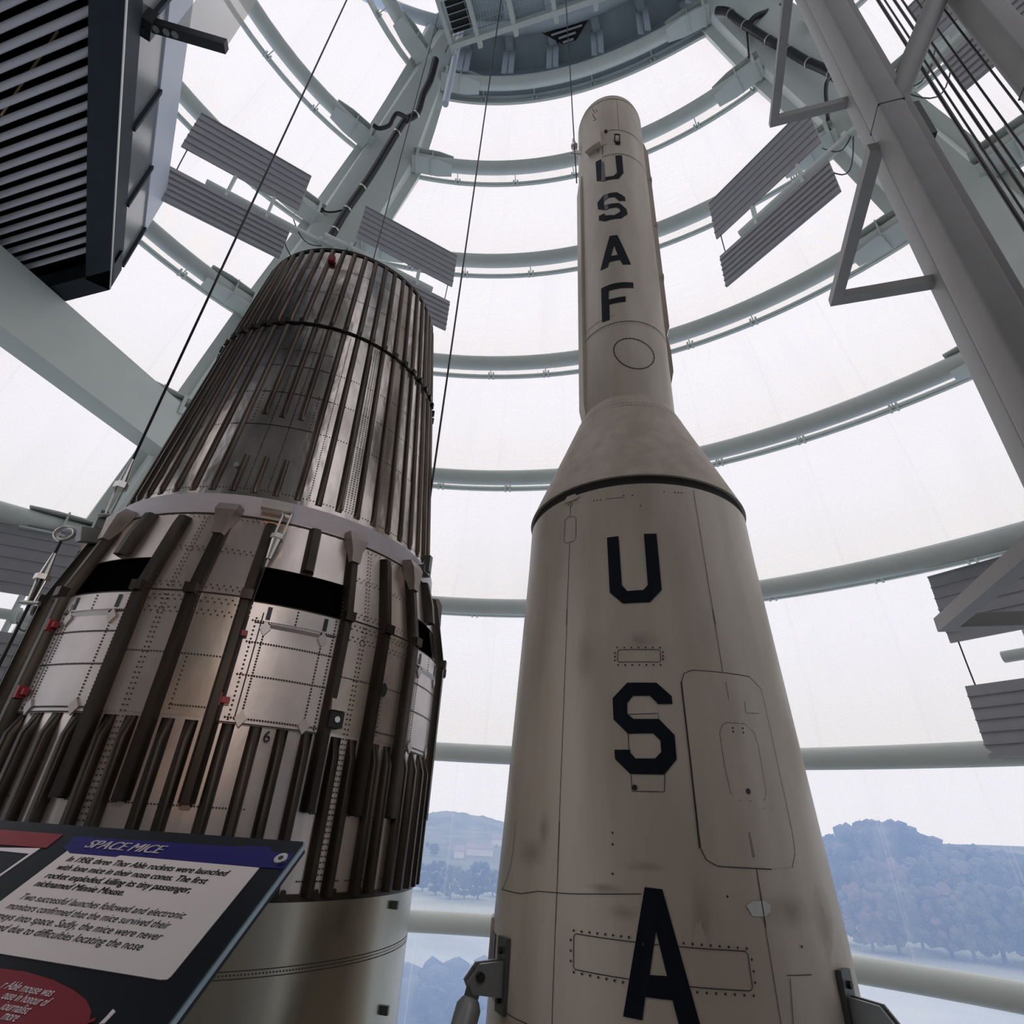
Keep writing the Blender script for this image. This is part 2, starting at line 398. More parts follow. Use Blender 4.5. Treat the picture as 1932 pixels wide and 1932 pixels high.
NT = [0]
def ring(fpath, k, side, where):
    NT[0] += 1
    path = fpath(k); t = thing('ring_beam', path[0], 'white curved tube ring number %d from the bottom, %s' % (k + 1, where), 'beam', kind='structure')
    MB().tube(path, .165, 14).build('tube', STEEL, t)
    rail = offset_path(path, .42, -.02); mb = MB()
    if k < 8:
        mb.loft([[p + UP * .045 + n * .03, p + UP * .045 - n * .03, p - UP * .045 - n * .03, p - UP * .045 + n * .03] for p, n in ((rail[i], outward_at(rail, i)) for i in range(len(rail)))])
        in2 = offset_path(path, .36, -.035)
        mb.tube(in2, .018, 6)
    else:
        mb.loft([[p + UP * .10 + n * .03, p + UP * .10 - n * .03, p - UP * .14 - n * .03, p - UP * .14 + n * .03] for p, n in ((rail[i], outward_at(rail, i)) for i in range(len(rail)))])
    mb.build('clip_rail', STEEL, t)
    cl = MB(); L = 0; nxt = .9
    for i in range(1, len(path)):
        L += (path[i] - path[i - 1]).length
        if L > nxt:
            nxt += 1.45; n = outward_at(path, i); d = (path[i] - path[i - 1]).normalized()
            for s in (-1, 1): cl.box(rail[i] + d * .05 * s - n * .03, d * .018, n * .05, UP * .07)
            cl.tube([path[i] + n * .12, rail[i]], .012, 6)
    cl.build('rail_clips', STEEL, t)
    ends = ((0, 1),) if side else ((0, 1), (len(path) - 1, -1))
    for i0, s in ends:
        d = (path[i0 + 2 * s] - path[i0]).normalized(); n = outward_at(path, i0); p = path[i0]
        g = MB()
        for zz in (-1, 1):                                   # two shaped flange plates, end web and stiffener
            q = [(p - d * .1, .21), (p + d * .55, .21), (p + d * .92, .15)]
            g.loft([[a + UP * .168 * zz - n * w_, a + UP * .168 * zz + n * w_, a + UP * .192 * zz + n * w_, a + UP * .192 * zz - n * w_] for a, w_ in q])
        g.box(p + d * .40, d * .012, n * .20, UP * .23)
        g.box(p + d * .02, d * .03, n * .22, UP * .21)
        g.build('gusset_plate', STEEL, t)
    return t
for k in range(0, 9):
    ring(MID, k, 0, 'spanning the middle bay')
    ring(LFT, k, -1, 'in the bay left of the riveted rocket')
    ring(RGT, k, 1, 'in the bay behind the steel mast')

def rib(name, A, B, label, inward):
    t = thing(name, (*A[-2], ZK(-2)), label, 'column', kind='structure')
    secs = []
    ks = [x / 2 for x in range(-4, 17)] + [8.5]
    def at(Dd, k):
        k0 = min(7, max(-2, math.floor(k))); f = k - k0
        return V((lerp(Dd[k0][0], Dd[k0 + 1][0], f), lerp(Dd[k0][1], Dd[k0 + 1][1], f), ZK(k)))
    flt = []; frt = []
    for k in ks:
        a, b = at(A, k), at(B, k); x = (b - a); x.z = 0; w = x.length; x.normalize(); n = V((-x.y, x.x, 0))
        if n.dot(V((a.x, a.y, 0))) < 0: n = -n
        o = -n * .02
        secs.append([a + o + x * .08, b + o - x * .08, b + n * .15, b + n * .75, a + n * .75, a + n * .15])
        flt.append((a, n, x)); frt.append((b, n, x))
    MB().loft(secs).build('box_column', STEEL, t)
    for L, s in ((flt, -1), (frt, 1)):
        MB().loft([[a + n * .22 + x * s * .0, a + n * .22 + x * s * .2, a + n * .44 + x * s * .2, a + n * .44 + x * s * 0] for a, n, x in L]).build('edge_trim', STEEL, t)
    return t
rib('rib_column', SLf, RL, 'white steel box rib rising behind the riveted rocket', 1)
rib('rib_column', RR, SRf, 'white steel box rib on the far side of the steel mast', 1)

# roof deck, roof ring and beams
rf = thing('ceiling', (0, 3, 18.9), 'grey steel roof soffit at the top of the tower', 'ceiling', kind='structure')
c8, r8 = ring_c(8)
rp = [V((p.x, p.y, 0)) for p in offset_path(LFT(9), .3)][::-1] + [V((p.x, p.y, 0)) for p in offset_path(MID(8), .5)] + [V((p.x, p.y, 0)) for p in offset_path(RGT(9), .3)]
rp = [q for i, q in enumerate(rp) if i % 2 == 0]
mb = MB(); n_ = len(rp); mb.add([q + UP * 18.95 for q in rp] + [q + UP * 19.1 for q in rp], [tuple(range(n_)), tuple(range(n_, 2 * n_))[::-1]] + [(i, (i + 1) % n_, n_ + (i + 1) % n_, n_ + i) for i in range(n_)]); mb.build('roof_deck', ROOFM, rf, smooth=0)
pth = [c8 + V((sin(R(a)), cos(R(a)), 0)) * (r8 - .75) + UP * 18.6 for a in range(-60, 76, 3)]
MB().tube(pth, .16, 12).build('roof_ring_tube', ROOFM, rf)
bm_ = MB(); posts = MB()
for a in range(-3, 38, 8):
    d = V((sin(R(a)), cos(R(a)), 0))
    bm_.bar(c8 + d * 1 + UP * 18.85, c8 + d * (r8 + .6) + UP * 18.85, .2, .2)
    for s in (-1, 1):
        sd = V((d.y, -d.x, 0)) * .09 * s
        MB().bar(c8 + d * (r8 - .2) + sd + UP * 17.5, c8 + d * (r8 - .2) + sd + UP * 18.9, .03, .14).build('post', ROOFM, rf)
bm_.build('roof_beam', ROOFM, rf)
wl = MB(); p8 = offset_path(MID(8), .3); wl.loft([[p, p + UP * 1.5, p + UP * 1.5 + outward_at(p8, i) * .1, p + outward_at(p8, i) * .1] for i, p in enumerate(p8)]); wl.build('upstand', ROOFM, rf)
# triangular louvre in the roof
lv = thing('roof_louvre', at_z((1065, 50), 18.75), 'dark triangular louvre with pale slats in the grey roof', 'vent')
tri = [at_z(p, 18.74) for p in ((1015, 58), (1122, 18), (1087, 76), (1062, 84))]
mbx = MB(); mbx.add([*tri, *[p + UP * .12 for p in tri]], [(0, 1, 2, 3)[::-1], (4, 5, 6, 7), (0, 1, 5, 4), (1, 2, 6, 5), (2, 3, 7, 6), (3, 0, 4, 7)]); mbx.build('backing', DARK, lv)
for a, b in (((1012, 52), (1124, 16)), ((1024, 60), (1112, 34)), ((1040, 66), (1098, 47)), ((1054, 72), (1086, 61)), ((1062, 80), (1082, 73))):
    MB().bar(at_z(a, 18.68), at_z(b, 18.68), .045, .04).build('slat', SLAT, lv)

# catwalk under the roof
cw_z = 15.2
O = at_z((853, 86), cw_z)
cw = thing('catwalk', O, 'white framed mesh catwalk slung under the roof', 'catwalk')
far = 6.5; dep = 3.2
fr = MB()
for v in (0, .85, 2.2, 3.2): fr.bar(O - E0 * v, O - E0 * v + E1 * far, .10, .20)
for u in (0, .62, 1.45, 2.35, 3.2, 4.2, 5.2, 6.4): fr.bar(O + E1 * u + E0 * .18 - UP * .02, O + E1 * u - E0 * dep - UP * .02, .09, .14)
fr.build('frame', STEEL, cw)
ms = MB()
for i in range(90): ms.bar(O + E1 * (.5 + i * .066) + UP * .14 - E0 * .05, O + E1 * (.5 + i * .066) + UP * .14 - E0 * dep, .012, .03)
for i in range(24): ms.bar(O + UP * .14 - E0 * (.1 + i * .13), O + UP * .14 + E1 * far - E0 * (.1 + i * .13), .012, .03)
ms.build('floor_mesh', ROOFM, cw)
MB().box(O + E1 * .33 - E0 * .5 + UP * .3, E1 * .26, E0 * .36, UP * .12).build('dark_hatch', DARK, cw)
hg = MB()
for u in (0, 3.2, 6.4):
    for v in (0, 3.2): hg.tube([O + E1 * u - E0 * v + UP * .05, O + E1 * u - E0 * v + UP * 3.9], .04, 8)
hg.build('hanger', STEEL, cw)
pp = at_d((840, 196), 6.35)
pole = thing('drop_pole', pp, 'slim blue-grey pole hanging beside the top of the left rib', 'pole')
MB().tube([pp, V((pp.x, pp.y, 18.9))], .07, 10).build('tube', WHITE, pole)
MB().tube([V((pp.x, pp.y, 18.0)), V((pp.x - .25, pp.y, 15.4))], .012, 6).build('stay', WIRE, pole)

# black insulated service hose clipped down each rib
def hose(name, pxs, zs, r, label, m=BLACK):
    pts = [at_z(p, z) for p, z in zip(pxs, zs)]; sm = []
    for i in range(len(pts) - 1):
        p0, p1, p2, p3 = pts[max(i - 1, 0)], pts[i], pts[i + 1], pts[min(i + 2, len(pts) - 1)]
        for j in range(6):
            t = j / 6; sm.append(.5 * ((2 * p1) + (-p0 + p2) * t + (2 * p0 - 5 * p1 + 4 * p2 - p3) * t * t + (-p0 + 3 * p1 - 3 * p2 + p3) * t ** 3))
    sm.append(pts[-1])
    t = thing(name, sm[-1], label, 'hose'); MB().tube(sm, r, 10).build('sleeve', m, t)
    return t, sm
def bands(t, sm, idx, r):
    for i in idx:
        i = max(1, min(i, len(sm) - 2)); d = (sm[i + 1] - sm[i - 1]).normalized(); MB().tube([sm[i] - d * .02, sm[i] + d * .02], r, 10).build('clip_band', CHROME, t)
sc = .985
def hz(lst): return [z * sc for z in lst]
t, sm = hose('insulated_hose', [(822, 112), (812, 150), (798, 180), (788, 212), (768, 225), (755, 240), (700, 330), (655, 395), (622, 452), (600, 500)],
             hz([17.2, 16.6, 16.1, 15.6, 15.4, 15.2, 13.6, 12.5, 11.5, 10.6]), .085, 'black insulated hose clipped down the rib behind the riveted rocket')
bands(t, sm, (19, 31, 38, 42, 46, 50), .095)
t, sm = hose('insulated_hose', [(768, 222), (750, 214), (742, 222), (734, 236), (716, 242), (704, 236)], hz([15.2, 15.0, 14.9, 14.75, 14.6, 14.6]), .05, 'thin black hose branching off the rib hose onto a ring tube')
t, sm = hose('insulated_hose', [(648, 396), (628, 400), (612, 398), (603, 386)], hz([12.5, 12.3, 12.3, 12.5]), .02, 'short thin black lead looping onto the ring tube near the left heater boards')
t, sm = hose('insulated_hose', [(1352, 20), (1372, 22), (1390, 36), (1410, 50), (1450, 75), (1488, 96), (1520, 115), (1560, 133), (1580, 148), (1640, 200), (1720, 265), (1850, 370), (1932, 450), (1980, 500)],
             hz([17.0, 16.8, 16.4, 16.0, 15.2, 14.5, 13.9, 13.2, 12.8, 11.8, 10.8, 9.2, 8.2, 7.7]), .085, 'black insulated hose snaking down the rib behind the mast')
bands(t, sm, (8, 17, 24, 30, 37, 45, 66, 72), .097)
t, sm = hose('insulated_hose', [(1412, 48), (1425, 32), (1450, 22), (1478, 8), (1490, -20)], hz([16, 16.1, 16.2, 16.4, 16.6]), .06, 'black hose branch curling up to the roof by the right rib')
t, sm = hose('insulated_hose', [(1570, 142), (1560, 155), (1558, 175), (1560, 200), (1562, 225)], hz([12.9, 12.6, 12.4, 12.0, 11.6]), .035, 'thin black lead dropping past the upper square bracket')
t, sm = hose('insulated_hose', [(1408, 50), (1411, 80), (1413, 108)], hz([16.0, 15.6, 15.0]), .02, 'thin black wire dropping from the right rib hose to a ring')

# ------------------------------------------------------------------ heater boards on arms
def heater(root, az, label, s0=.75, s1=3.2, arm=2.62, up=(.42, 1.76), lo=(-.2, -1.22), nrib=6, k=1., stub=0.):
    root = V(root) * k; d = pol(az, 1); n = V((d.y, -d.x, 0))
    if n.dot(root) > 0: n = -n                                   # faces the middle of the tower
    s0, s1, arm = s0 * k, s1 * k, arm * k; up = [z * k for z in up]; lo = [z * k for z in lo]
    t = thing('heater_boards', root, label, 'heater', 'ribbed board pairs on arms')
    MB().tube([root - d * .3, root + d * arm], .08, 12).build('arm', STEEL, t)
    if stub: MB().tube([root, root - n * stub], .10, 12).build('stub', STEEL, t)
    MB().tube([root + d * .18, root + d * .24], .125, 12).build('flange', STEEL, t)
    for s in (arm - .35, s0 + .45):
        MB().bar(root + d * s + n * .02 + UP * (lo[0] - .1), root + d * s + n * .02 + UP * (up[0] + .2), .05, .1, up=n).build('bracket', STEEL, t)
    for z0, z1 in (up, lo):
        h = z1 - z0; pts = []
        for i in range(nrib):                                     # flat strips with a narrow folded rib between
            za_, zb_ = z0 + h * i / nrib, z0 + h * (i + 1) / nrib; g = h / nrib
            pts += [(za_, 0), (za_ + g * .80, .006), (za_ + g * .86, .03), (za_ + g * .94, .03)]
        pts.append((z1, 0))
        secs = [[root + d * s + n * (.07 + pr) + UP * z for z, pr in pts] + [root + d * s + n * .04 + UP * z for z in (z1, z0)] for s in (s0, s1)]
        MB().loft(secs).build('ribbed_board', PANEL, t, smooth=15)
    for sA, zA, sB, zB, sag in ((s1 - .1, up[0], s1 - .12, lo[0], .06), (s0 + .02, .2, .15, -.1, .25), (s0 + .02, -.5, .12, -.15, .45)):
        A = root + d * sA + UP * zA; B = root + d * sB + UP * zB
        MB().tube([A.lerp(B, q) - UP * sag * sin(pi * q) + n * .05 for q in [i / 8 for i in range(9)]], .010, 6).build('power_lead', WIRE, t)
    return t
zL = 11.4; pL = at_z((622, 469), zL); pR = at_z((1623, 239), 11.6)
heater(pL, -121.5, 'pair of grey ribbed boards beside the louvred deck, left of the left rib', .87, 3.28, k=.86, stub=1.1, up=(.58, 1.88), lo=(-.14, -1.12))
heater(at_z((640, 460), zL), 60.4, 'pair of grey ribbed boards peeping out behind the riveted cone top', .3, 2.78, 2.3, k=.86, stub=.9, up=(.4, 1.58), lo=(-.15, -1.15))
heater(pR, -31, 'pair of grey ribbed boards left of the mast near the square brackets', .62, 3.15, k=.86, stub=.9)
heater(pR + V((.35, -.5, 0)), 149, 'pair of grey ribbed boards seen through the mast ropes', .7, 3.3, k=.9, stub=.6)
heater((-7.1, 8.34, 2.4), -111, 'pair of pale grey ribbed boards low on the left, behind the rocket skirt', -.2, 2.9, 2.6, (.30, 1.42), (-.27, -1.25))
heater((8.2, 5.25, 2.4), -31, 'pair of grey ribbed boards low on the right, behind the lowest bracket', .75, 3.15, 2.62, (.3, 1.35), (-.32, -1.26))

# ================================================================== LOUVRED DECK, upper left
ZS = 6.65
B_far = at_z((207, 547), ZS); B_near = at_z((238, 0), ZS); bd = (B_near - B_far).normalized(); bn = V((bd.y, -bd.x, 0))
if bn.dot(B_far) > 0: bn = -bn                                   # bn points to the open side, towards the rockets
sd = pol(-72.3, 1)                                                # slat direction
A_far = at_z((162, 490), ZS)
fw = (B_far - A_far).dot(bn)
up_d = thing('louvred_deck', B_far, 'dark slate deck with a slatted underside jutting in at the upper left', 'balcony')
LEN = 6.2
def Bp(s, off=0., z=0.): return B_far + bd * s + bn * off + UP * z
fm = MB()
fm.loft([[Bp(s, 0, 0), Bp(s, -fw, 0), Bp(s, -fw, .12), Bp(s, 0, .12)] for s in (0, LEN)])
fe = sd * 1.9
fm.loft([[Bp(0) + fe * q, Bp(0) + fe * q + bd * .42, Bp(0) + fe * q + bd * .42 + UP * .45, Bp(0) + fe * q + UP * .45] for q in (.0, 2.2)])
fm.build('soffit_frame', SOFF, up_d)
hC = on_vplane((256, 250), Bp(0), Bp(5)); hD = on_vplane((302, 205), Bp(0), Bp(5)); hE = on_vplane((340, 200), Bp(0), Bp(5))
zC, zD, zE = hC.z - ZS, hD.z - ZS, hE.z - ZS
MB().loft([[Bp(s, -.03, .121), Bp(s, -.03, zC), Bp(s, -.14, zC), Bp(s, -.14, .121)] for s in (.25, LEN)]).build('fascia', SOFF, up_d)
MB().tube([Bp(.02, .0, .01), Bp(LEN, .0, .01)], .012, 6).build('edge_bead', CHROME, up_d)
tp = MB().loft([[Bp(s, -.15, .36), Bp(s, -.15, .36) + sd * 6, Bp(s, -.15, .42) + sd * 6, Bp(s, -.15, .42)] for s in (.05, LEN)]); tp.build('deck_plate', VOID, up_d)  # plate coloured black, so the shade above the slats is in its colour
# glazed parapet: panes between uprights
def s_on(px): 
    q = on_vplane(px, Bp(0), Bp(5)); return (q - B_far).dot(bd)
ss = [s_on((248, 480)), s_on((262, 340)), s_on((278, 200)), s_on((296, 30))]
st = (ss[3] - ss[0]) / 3
for i in range(5):
    s = ss[0] + st * i
    MB().bar(Bp(s, -.03, zC - .02), Bp(s, -.03, zD + .02), .06, .06, up=bd).build('upright', SOFF, up_d)
    MB().box(Bp(s + st / 2, -.05, (zC + zD) / 2), bd * (st / 2 - .03), bn * .008, UP * (zD - zC) / 2).build('glass_pane', GLASS, up_d)
MB().loft([[Bp(s, -.02, zD), Bp(s, -.02, zE), Bp(s, -.14, zE), Bp(s, -.14, zD)] for s in (ss[0] - .1, LEN)]).build('white_fascia', WHITE, up_d)
for i in range(27):
    s = lerp(.55, 3.98, i / 17.)
    # curved blade: half-round trough
    p0 = Bp(s, -fw + .02, .10) ; L = 4.1; q0 = p0 + sd * (.02); q1 = p0 + sd * L
    ac = sd.cross(UP).normalized(); mb = MB()
    sec = lambda p: [p + ac * .036 * cos(a) + UP * .036 * sin(a) for a in [pi + pi * j / 8 for j in range(9)]] + [p + ac * .028 * cos(a) + UP * .028 * sin(a) for a in [2 * pi - pi * j / 8 for j in range(9)]]
    mb.loft([sec(q0), sec(q1)]); mb.build('slat', SLAT, up_d)
MB().tube([at_z((2, 218), ZS + .1), at_z((50, 145), ZS + .2), at_z((110, 58), ZS + .3)], .012, 6).build('loose_lead', mat('tan_lead', (.35, .25, .13), .6), up_d)
# dark arm sticking out of the parapet
ba = on_vplane((280, 45), Bp(0), Bp(5)); bb = at_z((427, 88), ba.z)
arm = thing('bracket_arm', ba, 'black bar jutting out from the parapet of the louvred deck', 'bracket')
mb = MB(); mb.bar(ba, bb, .10, .12); mb.build('bar', BLACK, arm)
MB().box(ba, bd * .10, bn * .06, UP * .12).build('mount', BLACK, arm)
shm = mat('beige_clear_sheet', (.8, .78, .7), .3); shm.node_tree.nodes['Principled BSDF'].inputs['Alpha'].default_value = .45
MB().loft([[p + bn * .004, p - bn * .004, p - bn * .004 + UP * 1.3, p + bn * .004 + UP * 1.3] for p in (ba.lerp(bb, .3) + UP * .06, bb + UP * .06)]).build('clear_sheet', shm, arm)
dd = (bb - ba).normalized()
hol = MB()
for q in (.12, .25, .36):
    p = ba.lerp(bb, q) - UP * .062; hol.tube([p, p - UP * .004], .035, 10)
hol.build('holes', MAST, arm)
# deep white girder carrying the deck
g0 = at_z((290, 833), 5.6); g1 = at_z((0, 613), 5.6); gd = (g1 - g0).normalized(); g1 = g0 + gd * 10; gn = V((gd.y, -gd.x, 0))
if gn.dot(g0) > 0: gn = -gn
gr = thing('deck_girder', g0, 'deep white box girder running in from the left below the louvred deck', 'beam', kind='structure')
mb = MB(); mb.loft([[p, p - gn * .42, p - gn * .42 + UP * 1.02, p + UP * 1.02] for p in (g0 - gd * .5, g1)]); mb.build('box_girder', STEEL, gr)

# ================================================================== MAST on the right
ma = pol(50.9, 2.93); w_a, w_b = .196, .153
mast = thing('steel_mast', ma + UP * -8, 'grey steel lattice mast with lift ropes on the far right', 'mast')
def col(p, nm, m=MAST, a=w_a, b=w_b):
    c = p + E0 * a / 2 + E1 * b / 2; mb = MB(); r = .018
    sec = []
    for sx_, sy_, st_ in ((-1, -1, 180), (1, -1, 270), (1, 1, 0), (-1, 1, 90)):
        for j in range(4):
            an = R(st_ + 90 * j / 3); sec.append(c + E1 * (sx_ * (b / 2 - r) + r * cos(an)) + E0 * (sy_ * (a / 2 - r) + r * sin(an)))
    mb.loft([[q + UP * z for q in sec] for z in (-8, 18.9)]); return mb.build(nm, m, mast)
col(ma, 'column'); cB = ma + E1 * .86; col(cB, 'column'); cF = ma + E0 * 1.32 + E1 * .70; col(cF, 'column');
# guide rail bolted on the open side of the near column
gp = ma + E1 * (w_b + .03) + E0 * .04
MB().box(gp + E1 * .005 + E0 * .05 + UP * 5.4, E1 * .03, E0 * .045, UP * 13.4).build('guide_rail', MAST, mast)
MB().box(gp + E1 * .06 + E0 * .09 + UP * 5.4, E1 * .02, E0 * .02, UP * 13.4).build('guide_edge', DARK, mast)
p0 = at_d((1735, 230), 3.22); MB().box(p0 + E1 * .02, E1 * .02, E0 * .03, UP * .2).build('rail_joint', DARK, mast)
zq = at_d((1640, 215), 2.95).z
for c_ in (ma, cB): MB().box(c_ + E0 * w_a / 2 + E1 * w_b / 2 + UP * zq, E1 * (w_b / 2 + .002), E0 * (w_a / 2 + .002), UP * .005).build('splice_joint', DARK, mast)
b0 = on_vplane((1690, 178), ma, cB); b1 = on_vplane((1768, -10), ma, cB); bdv = (b1 - b0).normalized()
MB().tube([b0 - bdv * .05 + E0 * .1, b0 + bdv * (cB - ma).length * 1.9 + E0 * .1], .075, 14).build('diagonal_brace', MAST, mast)
tipd = 4.2
for px in ((1460, 228), (1577, 563), (1785, 1175), (1380, -165)):
    tip = at_d(px, tipd)
    br = thing('square_bracket', tip, {228: 'upper square-section steel bracket corner standing off the mast', 563: 'middle square-section steel bracket corner standing off the mast', 1175: 'lowest square-section steel bracket corner off the mast, over the ribbed boards', -165: 'top square-section steel bracket corner cut by the upper picture edge'}[px[1]], 'bracket', 'standoff brackets of the mast')
    h = .085
    near_len = (tip - (ma + UP * tip.z)).dot(E0) - w_a + .03
    off1 = (tip - (ma + UP * tip.z)).dot(E1)
    e1_ = tip - E0 * (near_len) 
    leg1 = MB(); leg1.bar(tip + E0 * h / 2, e1_, h, h); leg1.build('near_leg', MAST, br)
    fl = (cF - ma).dot(E1) - off1
    MB().bar(tip + E1 * h / 2, tip + E1 * (fl + .2), h, h).build('far_leg', MAST, br)
for az, D, r, lb in ((55.95, 3.45, .012, 'first black lift rope beside the mast column, thickest'), (56.5, 3.5, .007, 'second black lift rope from the mast column'), (57.25, 3.55, .010, 'third black lift rope from the mast column'), (57.85, 3.6, .008, 'fourth black lift rope from the mast column'), (58.9, 3.6, .007, 'fifth black lift rope from the mast column'), (60.3, 3.6, .007, 'black lift rope standing alone near the second mast column')):
    p = pol(az, D); t = tag(MB().tube([p + UP * -8, p + UP * 18.9], r, 8).build('lift_rope', BLACK), lb, 'rope', 'lift ropes in the mast')

# ================================================================== PALE ROCKET WITH USAF LETTERS
AX1 = tuple(pol(14.05, 4.2))[:2]
P1 = [(-9.5, 1.22), (-5.2, 1.22), (-.92, 1.0), (-.42, .985), (.08, .953), (.52, .928), (1.42, .877), (1.77, .858), (2.115, .845)]
P1c = [(2.185, .852), (3.29, .42)]
P1u = [(3.27, .42), (8.28, .42)]
PALL = P1 + P1c + [(3.2901, .42), (8.28, .42), (8.42, .395), (8.54, .33), (8.62, .2), (8.64, .01)]
rk = thing('letter_rocket', (AX1[0], AX1[1], -9.5), 'slender off-white rocket lettered USAF over USA, right of centre', 'rocket')
stage = MB().lathe(AX1, P1, 144, cap_bot=True).build('first_stage', THOR, rk, smooth=50)
band = MB().lathe(AX1, [(2.115, .845), (2.118, .835), (2.14, .825), (2.165, .825), (2.185, .835), (2.187, .852)], 144).build('joint_band', LINE, rk)
cone = MB().lathe(AX1, [(2.185, .83), (2.185, .856), (2.20, .852), (3.28, .425), (3.29, .42)], 144).build('adapter_cone', THOR2, rk)
ups = MB().lathe(AX1, P1u, 96).build('upper_stage', THOR, rk)
MB().lathe(AX1, [(8.28, .42), (8.33, .415), (8.42, .395), (8.54, .33), (8.62, .2), (8.64, .01)], 72).build('nose_dome', THOR, rk)
def h1(px): return hit(px, AX1, PALL)
def zc(p): return (980 + .23292 * p[0], 730 + .23292 * p[1])
def zs_(p): return (1000 + .310559 * p[0], 1150 + .310559 * p[1])
def zd(p): return (900 + .197722 * p[0], 1550 + .197722 * p[1])
def ze(p): return (1250 + .353 * p[0], 1550 + .353 * p[1])
def za(p): return (1040 + .15528 * p[0], 150 + .15528 * p[1])
def zb(p): return (1040 + .15528 * p[0], 450 + .15528 * p[1])
def letter(parts, fn, parent, m=INK):
    o = decal([[h1(fn(p)) for p in q] for q in parts], AX1, PALL, .0035).build('letter', m, parent, smooth=60); return o
letter([[(710, 1222), (803, 1210), (830, 1608), (875, 1655), (1005, 1645), (1040, 1605), (1008, 1192), (1110, 1190), (1152, 1645), (1058, 1745), (840, 1757), (733, 1668)]], zc, stage)
letter([[(865, 575), (772, 575), (772, 567), (728, 525), (625, 525), (590, 570), (592, 635), (630, 665), (782, 665), (878, 763), (890, 910), (815, 1003), (610, 1000), (517, 908), (514, 852), (608, 852), (610, 870), (640, 905), (760, 905), (797, 865), (792, 797), (748, 753), (595, 755), (508, 668), (502, 540), (590, 445), (768, 445), (860, 527)]], zs_, stage)
Aq = lambda l: l
letter([[(1600, 625), (1768, 645), (1708, 1045), (1647, 1462), (1605, 1673), (1578, 1895), (1395, 1858)],
        [(1768, 645), (2150, 2011), (1932, 1962), (1865, 1705), (1812, 1473), (1708, 1045)],
        [(1647, 1462), (1812, 1473), (1865, 1705), (1605, 1673)]], zd, stage)
letter([[(540, 1005), (610, 970), (622, 1160), (660, 1190), (755, 1175), (800, 1135), (778, 928), (860, 925), (878, 1140), (820, 1210), (640, 1240), (555, 1237)]], za, ups)
letter([[(905, 1478), (828, 1478), (770, 1430), (690, 1440), (640, 1480), (645, 1532), (830, 1505), (915, 1580), (928, 1640), (850, 1690), (655, 1727), (580, 1715), (580, 1660), (650, 1630), (660, 1655), (770, 1650), (838, 1610), (835, 1575), (790, 1555), (650, 1590), (570, 1580), (562, 1500), (640, 1405), (795, 1372), (895, 1430)]], za, ups)
letter([[(710, -27), (805, -39), (765, 85), (727, 215), (705, 290), (690, 350), (598, 393)], [(805, -39), (970, 320), (870, 318), (838, 262), (808, 203), (765, 85)], [(727, 215), (808, 203), (838, 262), (705, 290)]], zb, ups)
letter([[(608, 610), (690, 570), (780, 545), (998, 540), (998, 605), (850, 605), (700, 640), (700, 745), (800, 720), (905, 705), (905, 770), (790, 785), (708, 805), (712, 990), (620, 1022)]], zb, ups)
wear = [[(612, 1010), (640, 1000), (660, 1235), (610, 1240)], [(640, 1410), (690, 1395), (695, 1440), (640, 1480)], [(645, 1532), (695, 1525), (690, 1580), (650, 1590)]]
decal([[h1(za(p)) for p in q] for q in wear], AX1, PALL, .005).build('worn_patch', TAPE, ups)
def lines(paths, fn, nm, parent, w=.006, m=LINE):
    for q in paths: stripe([[h1(fn(p)) for p in q]], AX1, PALL, w * .62).build(nm, m, parent)
# panel gaps and hatches on the first stage
lines([[(415, 960), (412, 1055)], [(408, 1265), (395, 1600), (380, 1930)], [(1408, 840), (1470, 1220), (1530, 1600), (1588, 1930)], [(850, 895), (700, 910)], ], zc, 'seam', stage, .005)
lines([[(228, 0), (205, 600), (180, 1250), (165, 1700), (155, 1932)], [(1108, 0), (1170, 378)], [(1375, 1578), (1405, 1760), (1432, 1932)]], zs_, 'seam', stage, .005)
lines([[(790, 0), (765, 640), (740, 1250), (722, 1750), (717, 1932)]], zd, 'seam', stage, .005)
lines([[(500, 250), (560, 640), (632, 1082)], [(662, 822), (795, 818)], [(680, 840), (697, 1082)]], ze, 'seam', stage, .005)
lines([[(375, 0), (350, 260), (310, 480), (262, 615), (240, 645)], [(240, 645), (420, 690), (590, 665), (900, 690), (1570, 690)], [(150, 1680), (240, 1790), (350, 1870), (500, 1940)]], zd, 'seam', stage, .006)
dr = decal([[h1(zs_(p)) for p in ((985, 372), (1330, 412), (1398, 484), (1418, 560), (1586, 1350), (1604, 1480), (1586, 1566), (1465, 1574), (1140, 1556), (1073, 1518), (1039, 1450), (922, 440), (938, 390))]], AX1, PALL, .0022).build('access_door', THOR, stage, smooth=60)
tag(dr, 'tall rounded access door beside the S')
lines([[(1465, 1578), (1140, 1560), (1070, 1520), (1035, 1450), (1028, 1395)], [(918, 450), (935, 388), (985, 368), (1330, 408), (1400, 480), (1420, 560), (1500, 930), (1590, 1350), (1608, 1480), (1590, 1570)]], zs_, 'door_gap', stage, .006)
lines([[(918, 440), (975, 930), (1030, 1450)]], zs_, 'hinge_line', stage, .013)
lines([[(1190, 687), (1300, 695), (1360, 750), (1385, 830), (1430, 1100), (1425, 1150), (1400, 1170), (1270, 1160), (1215, 1110), (1180, 950), (1150, 750), (1165, 705), (1190, 687)], [(1332, 1355), (1362, 1505), (1352, 1505), (1326, 1358), (1332, 1355)], [(1300, 560), (1310, 630), (1390, 632)], [(1420, 1208), (1508, 1214), (1508, 1232), (1420, 1228), (1420, 1208)], [(1455, 1208), (1455, 1230)], [(1187, 440), (1205, 545)]], zs_, 'hatch_gap', stage, .0045)
